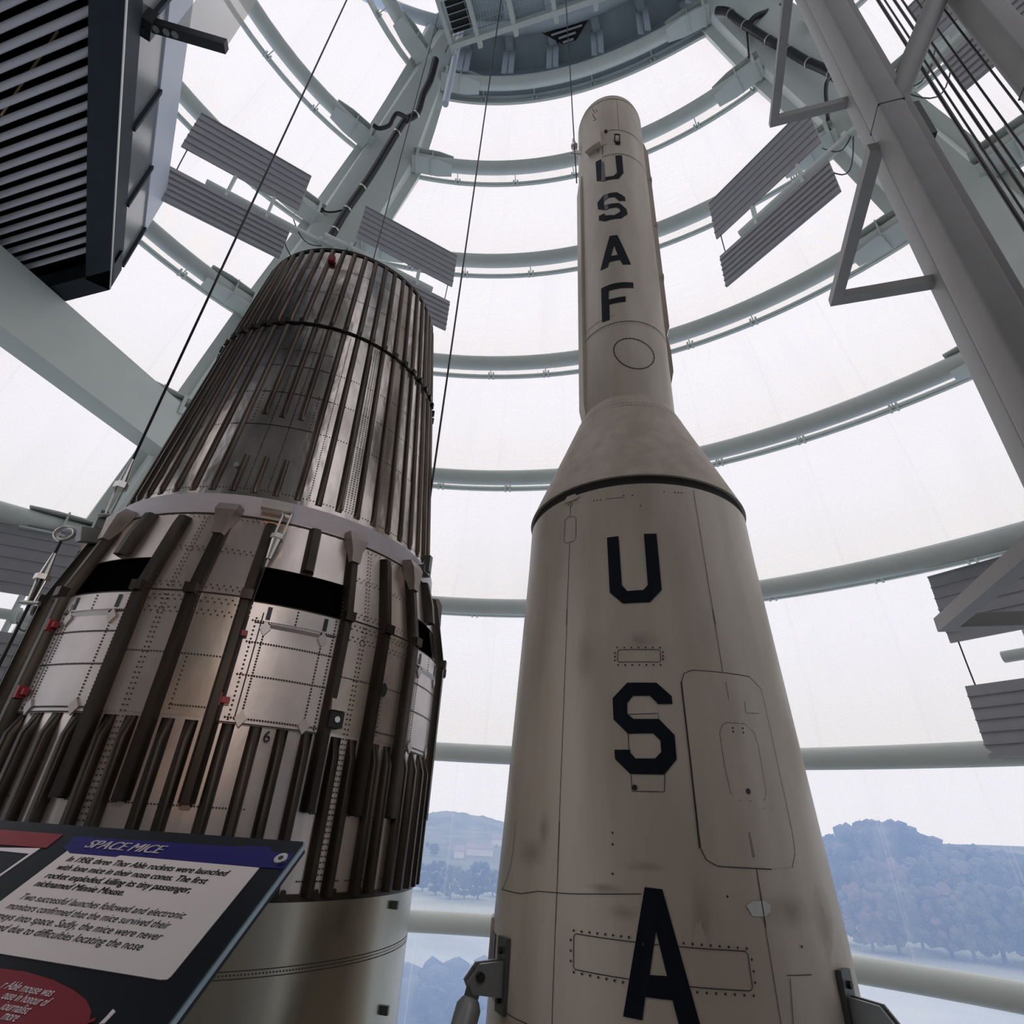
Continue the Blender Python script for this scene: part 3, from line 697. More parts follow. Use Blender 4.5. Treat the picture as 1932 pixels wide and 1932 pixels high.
lines([[(540, 246), (780, 245), (792, 256), (794, 310), (785, 320), (540, 320), (532, 310), (533, 255), (540, 246)], [(612, 1003), (622, 1104), (816, 1108), (818, 1003)], [(597, 757), (600, 852)], [(598, 638), (778, 632), (780, 662)]], zs_, 'small_hatch_gap', stage, .006)
lines([[(945, 1070), (1515, 1152)], [(945, 1070), (925, 1090), (922, 1385), (940, 1412), (1450, 1503)], [(1690, 1175), (1735, 1175)]], zd, 'small_hatch_gap', stage, .006)
lines([[(85, 668), (440, 692), (455, 710), (480, 888), (468, 904), (145, 882)]], ze, 'small_hatch_gap', stage, .006)
lines([[(370, 1080), (395, 1055), (445, 1050), (460, 1065), (458, 1220), (440, 1250), (380, 1268), (362, 1250), (370, 1080)]], zc, 'small_hatch_gap', stage, .005)
scr = [h1(zs_(p)) for p in ([(530 + i * 43, 232) for i in range(7)] + [(535 + i * 43, 338) for i in range(7)] + [(516, y) for y in (265, 288, 310)] + [(808, y) for y in (260, 283, 303)] + [(502, 1356), (502, 1426), (1230, 720), (1290, 722), (1232, 742), (1293, 748), (502, 1605)])]
scr += [h1(zd((925 + i * 75, 1040 + i * 9))) for i in range(8)] + [h1(zd((925 + i * 78, 1437 + i * 16))) for i in range(7)] + [h1(zd((897, y))) for y in (1130, 1230, 1330)] + [h1(ze((112 + i * 48, 650 + i * 4))) for i in range(8)] + [h1(ze((185 + i * 50, 912 + i * 3))) for i in range(7)] + [h1(ze((x, y))) for x, y in ((475, 737), (485, 800), (492, 860), (345, 400), (742, 668))]
scr += [h1(zc(p)) for p in ((980, 965), (1170, 850), (1258, 856), (1286, 858), (1312, 860), (845, 880), (915, 882), (605, 925), (630, 922), (658, 918), (415, 940), (430, 950), (400, 955), (418, 965))]
dots(scr, AX1, PALL, .0055, .004).build('screw_heads', LINE, stage)
dots([h1(zs_((636, 1082))), h1(zs_((1323, 1105)))], AX1, PALL, .014, .005, n=10).build('latch_hole', DARK, stage)
# worn oily smears and the pale patch
smr = MB()
decal([[h1(ze(p)) for p in ((445, 450), (480, 425), (540, 423), (575, 445), (575, 485), (545, 508), (480, 505))]], AX1, PALL, .003).build('pale_patch', mat('filler_patch', (.60, .60, .56), .6), stage)
for c_, rx, ry, fn in (((345, 285), 95, 190, zs_), ((1400, 870), 260, 90, zd), ((1650, 430), 330, 60, zd), ((560, 300), 220, 160, zd), ((1250, 640), 300, 60, zd), ((560, 480), 300, 120, ze), ((210, 560), 60, 330, ze), ((850, 560), 60, 300, ze), ((90, 1330), 60, 130, zs_), ((700, 190), 160, 70, zs_)):
    decal([[h1(fn((c_[0] + rx * cos(a), c_[1] + ry * sin(a)))) for a in [2 * pi * i / 24 for i in range(24)]]], AX1, PALL, .0016).build('oil_smear', STAIN, stage)
# clip tab over the joint band and screws in the band
decal([[h1(zc(p)) for p in ((355, 955), (395, 895), (455, 872), (495, 895), (440, 925))]], AX1, PALL, .012).build('joint_tab', THOR, stage)
# seams, box and fittings on the upper stage
def ringline(z, t0, t1, w=.007, nm='seam', m=LINE, p=None): return stripe([[(t0, z), (t1, z)]], AX1, PALL, w).build(nm, m, p or ups)
zz = h1(za((790, 238)))[1]; ringline(zz, -100, 100, .008)
for px in ((790, 612), (820, 903)):
    zz = h1(za(px))[1]; stripe([[(-28, zz), (100, zz)]], AX1, PALL, .006).build('seam', LINE, ups)
    dots(row_h(-26, 96, zz - .018, 40), AX1, PALL, .005).build('screw_heads', LINE, ups)
zz = h1(zb((960, 1005)))[1]; ringline(zz, -100, 100, .007); ringline(zz + .1, -75, -22, .004)
dots(row_h(-60, 60, zz - .03, 34), AX1, PALL, .005).build('screw_heads', LINE, ups)
zz = h1(zc((930, 172)))[1]; dots(row_h(-80, 80, zz + .05, 60) + row_h(-80, 80, zz + .09, 60), AX1, PALL, .004).build('screw_heads', LINE, ups)
lines([[(795, 240), (805, 400), (822, 605)]], za, 'seam', ups, .005)
lines([[(490, 330), (522, 395)], [(545, 365), (560, 395), (505, 420), (520, 465), (540, 470)], [(505, 505), (558, 480)], [(575, 650), (575, 900)], [(625, 660), (625, 920)], [(575, 655), (640, 640)]], za, 'stencil_mark', ups, .012)
ci = [h1(zb((760 + 245 + 245 * cos(a) , 1400 + 180 * sin(a) + 45 * cos(a)))) for a in [2 * pi * i / 32 for i in range(33)]]
stripe([ci], AX1, PALL, .008).build('round_hatch_gap', LINE, ups); dots(ci[:-1], AX1, PALL, .007).build('screw_heads', LINE, ups)
# hook fitting near the top
fx = h1(za((790, 735))); mb = MB()
for da, z1, z2 in ((-2.5, -.05, .06), (5, -.04, .05)): mb.tube([cyl(AX1, fx[0] + da, .425, fx[1] + z1), cyl(AX1, fx[0] + da, .455, fx[1] + z2)], .009, 6)
mb.tube([cyl(AX1, fx[0] - 2.5, .455, fx[1] + .06), cyl(AX1, fx[0] + 5, .455, fx[1] + .05)], .009, 6); mb.tube([cyl(AX1, fx[0] - 2, .43, fx[1] - .08), cyl(AX1, fx[0] + 6, .43, fx[1] - .09)], .02, 8)
mb.build('hook', BLACK, ups)
q = h1(za((665, 640))); MB().ball(cyl(AX1, q[0], .43, q[1]), .022, 8).build('hook', BLACK, ups)
b1_, b2_ = h1(za((365, 845))), h1(za((535, 870)))
bt = h1(za((525, 690)))[1]; bbm = h1(za((540, 870)))[1]
MB().shell(AX1, [(bbm, .50), (bt, .50)], -52, -27, .09).build('equipment_box', THOR, rk)
MB().shell(AX1, [(bbm + .03, .426), (bt + .06, .426)], -27, -20, .01).build('box_flange', THOR, ups)
# cable tunnels down both sides
def tunnel(t, w, r1, z0, z1, nm='cable_tunnel'):
    secs = []
    for z, rr in ((z0, .43), (z0 + .12, r1), (z1 - .25, r1), (z1, .43)):
        secs.append([cyl(AX1, t - w, .41, z), cyl(AX1, t - w, rr, z), cyl(AX1, t + w, rr, z), cyl(AX1, t + w, .41, z)])
    return MB().loft(secs).build(nm, THOR, rk)
tunnel(82, 8, .468, 4.35, 7.85); tunnel(82, 8, .455, 3.75, 4.4)
tunnel(-80, 8, .452, 3.28, 7.0)
for z in (5.2, 6.1, 7.0): MB().shell(AX1, [(z, .475), (z + .05, .475)], 72, 92, .02).build('tunnel_strap', THOR, rk)
# support brackets on the first stage and the strut
def bracket(px_c, s, lab):
    th, z = h1(px_c); r = prof_r(P1, z); n = V((sin(R(th)), -cos(R(th)), 0)); tg = V((cos(R(th)), sin(R(th)), 0))
    t = thing('support_bracket', cyl(AX1, th, r, z), lab, 'bracket', 'rocket support brackets'); c = cyl(AX1, th, r + .012, z)
    MB().box(c, tg * .055, n * .012, UP * .155).build('plate', PLATEM, t)
    mb = MB()
    for k in (-1, 1): mb.tube([c + n * .012 + UP * .1 * k, c + n * .028 + UP * .1 * k], .017, 6)
    mb.build('bolt', BLACK, t)
    lug = MB()
    for k in (-1, 1):
        o = UP * .0 + tg * .028 * k
        secs = [[c + n * a + o + UP * b - tg * .008, c + n * a + o + UP * b + tg * .008] for a, b in ((.0, .06), (.14, .05), (.20, -.02), (.17, -.07), (.0, -.09))]
        lug.loft([[s_[0] for s_ in secs], [s_[1] for s_ in secs]])
    lug.build('lug', GREYP, t)
    return t, c, n, tg
t, c, n, tg = bracket((952, 1838), -1, 'gunmetal bracket plate on the pale rocket holding the grey strut')
pin = c + n * .14 + UP * .0
MB().tube([pin - tg * .06, pin + tg * .06], .022, 10).build('pin', BLACK, t)
st = thing('support_strut', pin, 'grey tubular strut reaching up to the pale rocket from below', 'strut')
dv = (at_d((868, 1960), 3.55) - pin).normalized(); 
MB().tube([pin + dv * .10, pin + dv * .13, pin + dv * .3, pin + dv * 3.2], [.045, .062, .062, .062], 18).build('tube', GREYP, st)
MB().box(pin + dv * .05, dv * .075, tg * .014, dv.cross(tg) * .035).build('rod_end', PLATEM, st)
t, c, n, tg = bracket((1600, 1908), 1, 'dark bracket plate on the right edge of the pale rocket near its base')
MB().box(c + n * .10 - UP * .09, tg * .05, n * .06, UP * .05).build('clamp', PLATEM, t)
t2 = hit((942, 1795), AX1, PALL); MB().shell(AX1, [(t2[1] - .12, prof_r(P1, t2[1]) + .02), (t2[1] + .12, prof_r(P1, t2[1]) + .012)], -99, -88, .02).build('side_fairing', THOR, rk)
MB().shell(AX1, [(t2[1] - .08, prof_r(P1, t2[1]) + .006), (t2[1] + .06, prof_r(P1, t2[1]) + .004)], -87, -79, .004).build('side_slot', DARK, rk)
MB().shell(AX1, [(-.9, 1.03), (-.45, 1.0)], 84, 99, .03).build('side_fairing', THOR, rk)

# ================================================================== RIVETED ROCKET, left
AX2 = tuple(pol(-23.2, 5.1))[:2]
RS = 1.46
P2 = [(-9.5, RS), (1.15, RS), (1.76, 1.33), (1.95, 1.29), (5.07, .94)]
def h2(px, prof=P2): return hit(px, AX2, prof)
r2 = thing('riveted_rocket', (AX2[0], AX2[1], -9.5), 'big bare-metal rocket with dark riveted ribs, left of centre', 'rocket')
tank = MB().lathe(AX2, [(-9.5, RS + .004), (-.37, RS + .004)], 160, cap_bot=True).build('tank', TANK, r2)
for z in (-.66, -.69): stripe([[(-100, z), (100, z)]], AX2, P2, .004, .006).build('weld_seam', LINE, tank)
dots(row_h(-80, 95, -.675, 260), AX2, P2, .004, .007).build('rivets', LINE, tank)
for px in ((776, 1690), (758, 1865)):
    th, z = h2(px); MB().box(cyl(AX2, 74 if px[1] < 1700 else 76, RS + .02, z), V((cos(R(75)), sin(R(75)), 0)) * .012, V((sin(R(75)), -cos(R(75)), 0)) * .02, UP * .022).build('lug', PLATEM, tank)
MB().lathe(AX2, [(.7, 1.425), (1.14, 1.425), (1.5, 1.345), (1.6, 1.32)], 120).build('shade_liner', VOID, r2)  # black liner close behind the door openings, in place of their shade
doors = [-31 + 48 * k for k in range(-1, 5)]               # door bays are two ribs wide
bigs = sorted({(-31 + 48 * k + d) for k in range(-2, 5) for d in (0, 24, 36)})
bigs = [b for b in bigs if -130 <= b <= 140]
def is_door(b): return any(abs(b - d) < .1 for d in doors)
Z0, ZK_, Z1, ZM = -.37, 1.15, 1.76, .45
ZO0, ZO1 = 1.13, 1.385
for i, b in enumerate(bigs[:-1]):
    e_ = bigs[i + 1]
    m = (SKIN2, SKIN)[i % 2]
    MB().shell(AX2, [(Z0, RS), (ZM, RS)], b, e_).build('lower_panel', SKIN, r2, smooth=60)
    if is_door(b):
        MB().shell(AX2, [(ZO1, prof_r(P2, ZO1)), (Z1, 1.33)], b, e_).build('upper_panel', SKIN, r2, smooth=60)
        d = MB().shell(AX2, [(ZM - .02, RS + .012), (ZO0, RS + .012)], b + .5, e_ - .5).build('access_door', DOORM, r2, smooth=60)
        pr = [(-9, RS + .012), (9, RS + .012)]
        rv = []
        for q in (.17, .36, .64, .985): rv += row_h(b + 2.5, e_ - 2, lerp(ZO0, ZM, q), 34)
        rv += row_v(b + 5.6, ZO0 - .14, ZM, 34) + row_v(e_ - 5, ZO0 - .14, ZM, 30) + row_v(b + 3.2, ZO0 - .1, ZM, 24) + row_v(e_ - 2.4, ZO0, ZM, 34) + row_v((b + e_) / 2, ZO0 - .02, ZO0 - .1, 5)
        dots(rv, AX2, pr, .0065, .003).build('rivets', LINE, d)
        for tt in (b + 5.6, e_ - 5):
            for zl_ in (ZO0 - .155, ZM + .01): MB().loft([[cyl(AX2, tt + 1.25 * x_, RS + .012 + o_, zl_ + .046 * y_) for x_, y_ in ((-1, 0), (0, -1), (1, 0), (0, 1))] for o_ in (0, .012)]).build('latch', LATCH, d)
            decal([[(tt - .5, ZO0 - .02), (tt + .5, ZO0 - .02), (tt + .5, ZO0 - .10), (tt - .5, ZO0 - .10)]], AX2, pr, .004).build('latch_slot', DARK, d)
        stripe([[(b + .5, ZO0), (e_ - .5, ZO0)], [(b + 4.4, ZO0 - .06), (b + 4.4, ZM)], [(b + 3, ZO0 - .125), (e_ - 2, ZO0 - .125)], [(b + .8, ZM - .015), (e_ - .8, ZM - .015)]], AX2, pr, .007, .003).build('panel_gap', LINE, d)
        MB().lathe(AX2, [(ZO0 - .15, RS + .011), (ZO0 - .13, RS + .03), (ZO0 - .11, RS + .011)], 12, b + 6.5, e_ - 6).build('stiffener_bead', DOORM, d)
    else:
        MB().shell(AX2, [(ZK_ + .005, RS), (1.46, 1.394), (Z1, 1.33)], b, e_).build('upper_panel', SKIN2 if i % 2 else SKIN, r2, smooth=60)
        MB().shell(AX2, [(ZM, RS + .004), (ZK_ - .005, RS + .004)], b, e_).build('middle_panel', SKIN if i % 2 else SKIN2, r2, smooth=60)
        rv = []
        for z in (1.195, 1.105, 1.03, 1.46, 1.725): rv += [(t_, z + (.012 if j_ % 2 else -.012)) for j_, (t_, z_) in enumerate(row_h(b + 2.2, e_ - 2.2, z, 11))]
        stripe([[(b + 1, ZK_), (e_ - 1, ZK_)]], AX2, [(-9, RS + .006), (1.15, RS + .006), (1.76, 1.34)], .008, .004).build('panel_gap', LINE, r2)
        rv += row_h(b + 2, e_ - 2, .78, 13)
        if i % 3 == 1:
            for q in (-.45, .45): rv += row_v((b + e_) / 2 + q, 1.7, -.3, 70)
        else: rv += row_v(b + 3.2, .76, .48, 12) + row_h(b + 3, e_ - 2, .5, 13)
        dots(rv, AX2, [(-9, RS + .004), (1.15, RS + .004), (1.76, 1.334), (2, 1.33)], .0055, .004).build('rivets', LINE, r2)
dots([p for b in bigs for z in (.02, -.30) for p in row_h(b + 1, b + 11, z, 18)], AX2, P2, .005, .004).build('rivets', LINE, r2)
def hat(path, w, wt, h, t, flange=0.):
    """hat-section rib along (z, r) points at angle t"""
    n = V((sin(R(t)), -cos(R(t)), 0)); g = V((cos(R(t)), sin(R(t)), 0)); secs = []
    for z, r, hh in path:
        c = cyl(AX2, t, r, z); k = hh * h
        sec = [c - g * w / 2 - n * .004, c - g * w / 2 + n * .006, c - g * wt * .5 + n * k * .8, c - g * wt * .36 + n * k, c + g * wt * .36 + n * k, c + g * wt * .5 + n * k * .8, c + g * w / 2 + n * .006, c + g * w / 2 - n * .004]
        secs.append(sec[::-1])
    return MB().loft(secs)
for b in bigs:
    o = hat([(.03, RS, 1), (ZK_, RS, 1), (1.62, 1.36, 1), (1.70, 1.343, .85)], .085, .056, .062, b).build('skirt_stringer', STRG, r2, smooth=50)
    sub = [(b - .55, z) for z in (1.56, 1.53, 1.5, 1.47, 1.25, 1.22, 1.10, 1.07, 1.04, 1.0)]
    c = cyl(AX2, b, RS, ZK_); n = V((sin(R(b)), -cos(R(b)), 0)); g = V((cos(R(b)), sin(R(b)), 0))
    MB().box(c + n * .045, g * .034, n * .036, UP * .03).build('splice', STRG, o)
    dots([(b + s * 1.35, z) for s in (-1, 1) for z in [1.6 - .03 * i for i in range(5)] + [1.28 - .03 * i for i in range(9)]], AX2, P2, .006, .02).build('bolt_heads', CHROME if int(b) % 2 else LINE, o)
    # open dark mouth of the hat section
    MB().box(cyl(AX2, b, RS + .03, .028), g * .026, n * .026, UP * .006).build('open_end', DARK, o)
    if not any(abs(b - d) < .1 for d in ()):
        if (round(b) - 5) % 24 == 0 or (round(b) - 17) % 24 == 0 or True:
            alt = bigs.index(b) % 2 == 0
            if alt:
                mb = MB(); secs = []
                for z, r, hw, ou in ((1.56, 1.372, .036, .075), (1.64, 1.357, .042, .085), (1.74, 1.336, .075, .10), (1.80, 1.325, .075, .075), (1.81, 1.325, .06, .02)):
                    c = cyl(AX2, b, r, z); secs.append([c - g * hw, c - g * hw * .9 + n * ou, c + g * hw * .9 + n * ou, c + g * hw][::-1])
                mb.loft(secs); mb.build('end_fitting', mat('fitting_grey', (.30, .26, .24), .4, .6, var=.2) if 'fitting_grey' not in bpy.data.materials else bpy.data.materials['fitting_grey'], r2, smooth=20)
for d in doors:                                                     # short ribs over the openings
    o = hat([(ZO1 + .01, prof_r(P2, ZO1), .9), (1.55, 1.375, 1), (1.74, 1.335, .7)], .085, .06, .075, d + 12).build('short_stringer', STRG, r2, smooth=50)
small = []
for i, b in enumerate(bigs[:-1]):
    small += [b + 3.6, b + 9.2, b + 14.8, b + 20.4] if is_door(b) else [b + 3.7, b + 8.3]
for t in small:
    hat([(Z0, RS, 1), (ZM - .13, RS, 1), (ZM - .02, RS, .15)], .066, .044, .048, t).build('lower_stringer', STRG, r2, smooth=50)
MB().lathe(AX2, [(Z0 - .02, RS - .01), (Z0 - .02, RS + .012), (Z0 + .015, RS + .012)], 120).build('skirt_hem', STRG, r2)
dots([(t + 2.2, Z0 + .02) for t in small], AX2, P2, .016, .006, n=8).build('hem_bolts', DARK, r2)
# grey band
bandr = MB().lathe(AX2, [(1.755, 1.29), (1.755, 1.328), (1.915, 1.322), (1.92, 1.29)], 160).build('grey_band', RINGM, r2)
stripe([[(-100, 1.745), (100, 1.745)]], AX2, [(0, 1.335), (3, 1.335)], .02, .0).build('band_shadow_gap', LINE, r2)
# cone
PC = [(1.95, 1.272), (3.86, 1.072), (5.07, .94)]
cn = MB()
MB().lathe(AX2, [(1.92, 1.275), (1.95, 1.272), (3.86, 1.072), (5.05, .942), (5.07, .94)], 162, cap_top=True).build('cone_skin', CONE, r2)
gap_t = {}
for a, b in (((505, 781), (476, 860)), ((538, 788), (512, 865)), ((571, 793), (548, 871))):
    ta, zt = h2(a, PC); tb, zb_ = h2(b, PC); gap_t[round((ta - 1.6) / 6.6667)] = (zb_, zt)
for k in range(54):
    t = 1.6 + 6.6667 * k; t = t - 360 if t > 180 else t
    segs = [(1.975, 3.84), (3.885, 5.06)]
    key = round((t - 1.6) / 6.6667)
    if key in gap_t:
        zl, zh = gap_t[key]; segs = [(1.975, zl), (zh, 3.84), (3.885, 5.06)]
    st_ = None
    for j, (a, b) in enumerate(segs):
        mb = hat([(a, prof_r(PC, a), .25), (a + .05, prof_r(PC, a + .05), 1), (b - .03, prof_r(PC, b - .03), 1), (b, prof_r(PC, b), .8)], .048, .026, .024, t)
        if st_ is None: acc = mb
        else: acc.add(mb.v, mb.f)
        st_ = 1
    acc.build('cone_stringer', CSTR, r2, smooth=50)
stripe([[(-110, 3.862), (120, 3.862)]], AX2, PC, .03, .006).build('cone_seam', LINE, r2)
MB().lathe(AX2, [(3.845, 1.08), (3.862, 1.094), (3.878, 1.08)], 160).build('seam_ring', STRG, r2)
for k in range(-16, 17):
    t = 1.6 + 6.6667 * k; MB().box(cyl(AX2, t, 1.10, 3.862), V((cos(R(t)), sin(R(t)), 0)) * .018, V((sin(R(t)), -cos(R(t)), 0)) * .014, UP * .03).build('seam_clip', STRG, r2)
rv = []
for z in (4.35, 4.75, 3.3, 2.98, 2.62, 2.0): rv += row_h(-95, 110, z, 190)
for t in (5, 12, 37.5, 38.6, 39.7, 25): rv += row_v(t, 2.02, 3.8, 80)
for t in (-2, 5, 12, 19): rv += row_v(t, 2.62, 3.0, 12)
dots(rv, AX2, PC, .005, .003).build('rivets', LINE, r2)
stripe([[(36.4, 2.0), (36.4, 3.7), (41.2, 3.7), (41.2, 2.0)], [(-5, 3.5), (20, 3.5)], [(-5, 3.3), (20, 3.3)], [(-3, 2.98), (24, 2.98)], [(-9, 2.62), (20, 2.62)]], AX2, PC, .005, .003).build('panel_gap', LINE, r2)
MB().lathe(AX2, [(5.05, .952), (5.085, .955), (5.085, .93)], 120).build('top_rim', STRG, r2)
q = h2((627, 494), PC); o = MB().box(cyl(AX2, q[0], prof_r(PC, q[1]) + .03, q[1]), V((.03, 0, 0)), V((0, .02, 0)), UP * .035).build('red_tag', RED, r2)
q = h2((449, 881), PC); MB().tube([cyl(AX2, q[0], prof_r(PC, q[1]) - .01, q[1]), cyl(AX2, q[0], prof_r(PC, q[1]) + .035, q[1])], .022, 12).build('vent_stub', CHROME, r2)
for px in ((112, 1183), (56, 1308), (455, 1197), (421, 1322)):
    q = h2(px); n = V((sin(R(q[0])), -cos(R(q[0])), 0)); g = V((cos(R(q[0])), sin(R(q[0])), 0)); c = cyl(AX2, q[0], RS + .035, q[1])
    MB().box(c, g * .035, n * .014, UP * .016).box(c - g * .018, g * .013, n * .026, UP * .034).build('red_tag', RED, r2)
# oval hole, triangular scoop, stencilled 6
q = h2((722, 1302)); MB().shell(AX2, [(q[1] - .045, RS + .008), (q[1] + .045, RS + .008)], q[0] - 3, q[0] + 3, .004, 1.).build('hole_plate', SKIN, r2)
decal([[(q[0] + 1.15 * cos(a), q[1] + .045 * sin(a)) for a in [2 * pi * i / 20 for i in range(20)]]], AX2, P2, .011, 1.).build('oval_hole', DARK, r2)
q = h2((625, 1350)); n = V((sin(R(q[0])), -cos(R(q[0])), 0)); g = V((cos(R(q[0])), sin(R(q[0])), 0)); c = cyl(AX2, q[0], RS, q[1])
mb = MB(); mb.add([c - g * .05 + UP * .02, c + g * .05 + UP * .02, c + g * .05 + n * .09 + UP * .02, c - g * .05 + n * .09 + UP * .02, c - g * .04 + UP * .24], [(0, 1, 2, 3), (0, 3, 4), (1, 4, 2), (3, 2, 4), (0, 4, 1)]); mb.build('scoop', SKIN2, r2, smooth=0)
mb = MB(); mb.box(c + n * .04 - UP * .03, g * .045, n * .04, UP * .045); mb.build('scoop_mouth', DARK, r2); MB().tube([c + n * .082 - UP * .03, c + n * .09 - UP * .03], .018, 10).build('scoop_bolt', CHROME, r2)
def font(txt, name, m, parent, mtx, size, width=None, shear=0., off=0., bold=0.):
    cu = bpy.data.curves.new(name, 'FONT'); cu.body = txt; cu.size = size; cu.shear = shear; cu.offset = off; cu.extrude = .00003
    o = bpy.data.objects.new(name + '_curve', cu); C.objects.link(o); bpy.context.view_layer.update()
    me = bpy.data.meshes.new_from_object(o.evaluated_get(bpy.context.evaluated_depsgraph_get())); bpy.data.objects.remove(o); me.materials.clear(); me.materials.append(m)
    o = bpy.data.objects.new(name, me); C.objects.link(o); 
    if bold:                                                        # heavier strokes: the same outline laid twice more, slightly shifted
        bm = bmesh.new(); bm.from_mesh(me); g0_ = bm.verts[:] + bm.edges[:] + bm.faces[:]
        for dx_ in (-bold * size, bold * size):
            r_ = bmesh.ops.duplicate(bm, geom=g0_); bmesh.ops.translate(bm, verts=[x_ for x_ in r_['geom'] if isinstance(x_, bmesh.types.BMVert)], vec=(dx_, 0, 0))
        bm.to_mesh(me); bm.free()
    xs = [v.co.x for v in me.vertices]; w = max(xs)
    sx_ = width / w if width else 1
    base = V((0, 0, 0)) if parent is None else WORLD.get(parent.name, V((0, 0, 0)))
    mm = mtx.copy(); mm.translation = mm.translation - base
    o.parent = parent; o.matrix_local = mm @ Matrix.Diagonal((sx_, 1, 1, 1)); WORLD[o.name] = base
    return o
def frame_m(p, x, y):
    x, y = x.normalized(), y.normalized(); z = x.cross(y).normalized(); return Matrix(((x.x, y.x, z.x, p.x), (x.y, y.y, z.y, p.y), (x.z, y.z, z.z, p.z), (0, 0, 0, 1)))
q = h2((487, 1399)); g = V((cos(R(29)), sin(R(29)), 0)); font('6', 'stencil_number', INK, r2, frame_m(cyl(AX2, 29, RS + .02, q[1]) - g * .026, g, UP), .085, off=.0)
# hoisting fittings on the grey band
def turnbuckle(parent, top, bot):
    top, bot = V(top), V(bot); d = (bot - top).normalized(); L = (bot - top).length; sd_ = d.cross(V((0, 1, 0))).normalized()
    mb = MB()
    for s in (-1, 1): mb.tube([top + sd_ * .028 * s, top + d * L * .42 + sd_ * .028 * s], .007, 6)
    mb.tube([top + d * L * .42, top + d * L * .5], .045, 6); mb.tube([top + d * L * .5, top + d * L * .86], [.034, .018], 10); mb.tube([top + d * L * .86, bot], .008, 6)
    mb.tube([top - d * .01 + V((-.03, 0, 0)), top - d * .01 + V((.03, 0, 0))], .013, 8)
    return mb.build('turnbuckle', CHROME, parent)
fa, fz = h2((517, 968), [(0, 1.33), (4, 1.33)]); n = V((sin(R(fa)), -cos(R(fa)), 0)); g = V((cos(R(fa)), sin(R(fa)), 0)); c = cyl(AX2, fa, 1.33, fz)
lf = MB(); lf.box(c + n * .05 + UP * .01, g * .075, n * .055, UP * .03); lf.box(c + g * .095 + n * .07, g * .03, n * .03, UP * .045); lf.build('lifting_lug', CHROME, r2)
turnbuckle(r2, c + g * .1 + n * .1 - UP * .04, cyl(AX2, fa + 2.5, 1.47, 1.36)); MB().tube([cyl(AX2, fa + 2.5, 1.475, 1.36), cyl(AX2, fa + 2, 1.49, 1.13)], .005, 6).build('tie_wire', WIRE, r2)
for px in ((206, 985), (792, 1078)):
    fa, fz = h2(px, [(0, 1.33), (4, 1.33)]); fa = max(min(fa, 78), -78); n = V((sin(R(fa)), -cos(R(fa)), 0)); g = V((cos(R(fa)), sin(R(fa)), 0)); c = cyl(AX2, fa, 1.335, 1.82)
    MB().box(c + n * .03, g * .07, n * .035, UP * .03).box(c + n * .06 + UP * .06, g * .025, n * .025, UP * .07).build('lifting_lug', PLATEM, r2)

# side bracket with ring eye left of the skirt
e0_ = at_d((125, 1012), 4.62); e1_2 = at_d((205, 1012), 4.75)
sb = thing('eye_bracket', e1_2, 'small grey channel bracket with a ring eye at the rocket left edge', 'bracket')
MB().bar(at_d((148, 1008), 4.62), e1_2 + V((.1, .05, 0)), .07, .10).build('channel', GREYP, sb)
pts = [e0_ + V((.065 * cos(a) - .02, 0, .05 * sin(a) + .02)) for a in [2 * pi * i / 16 for i in range(17)]]
MB().tube(pts, .012, 8, caps=False).build('ring_eye', CHROME, sb)

# ------------------------------------------------------------------ hanging wires
def wire(name, pts, r, label, fit=None):
    t = thing(name, pts[-1], label, 'cable', 'steel hoisting cables'); MB().tube(pts, r, 8).build('wire', WIRE, t)
    if fit:
        mb = MB(); a, b = V(fit[0]), V(fit[1]); d = (b - a).normalized(); L = (b - a).length
        mb.tube([a, a + d * L * .45], [.012, .03], 10); mb.tube([a + d * L * .45, a + d * L * .55], .048, 6)
        s_ = d.cross(V((0, 1, 0))).normalized()
        for k in (-1, 1): mb.tube([a + d * L * .55 + s_ * .03 * k, b + s_ * .02 * k], .007, 6)
        mb.tube([b - s_ * .06, b + s_ * .06], .016, 8); mb.build('socket', CHROME, t)
    return t
ca = pol(-38.85, 4.93)
wire('hoist_cable', [ca + UP * 18.9, ca + UP * 2.42], .011, 'thin steel cable dropping to the left end of the grey band', (ca + UP * 2.45, at_d((203, 972), 4.85)))
cb = pol(-9.7, 4.85)
wire('hoist_cable', [cb + UP * 18.9, cb + UP * 2.45], .011, 'thin steel cable dropping to the right end of the grey band', (cb + UP * 2.47, at_d((792, 1070), 4.75)))
cc = pol(-22.56, 6.5)
wire('hoist_cable', [cc + UP * 18.9, cc + UP * 1.95], .010, 'thin steel cable dropping behind the riveted cone')
w0 = at_d((1074, 108), 4.05); w1 = at_d((1088, 345), 4.05); wd = (w0 - w1).normalized()
wire('hoist_cable', [w1 + wd * 12, w1], .008, 'thin steel cable clinging to the left side of the USAF rocket top', (at_d((1082, 262), 4.05), at_d((1085, 290), 4.05)))
cg = e0_ + V((-.02, 0, -.03))
wire('hoist_cable', [cg, cg + V((0, 0, -9.5 + .0))], .010, 'thin tie cable running down from the ring eye at the left edge', (cg + UP * -.1, cg + UP * -.45))

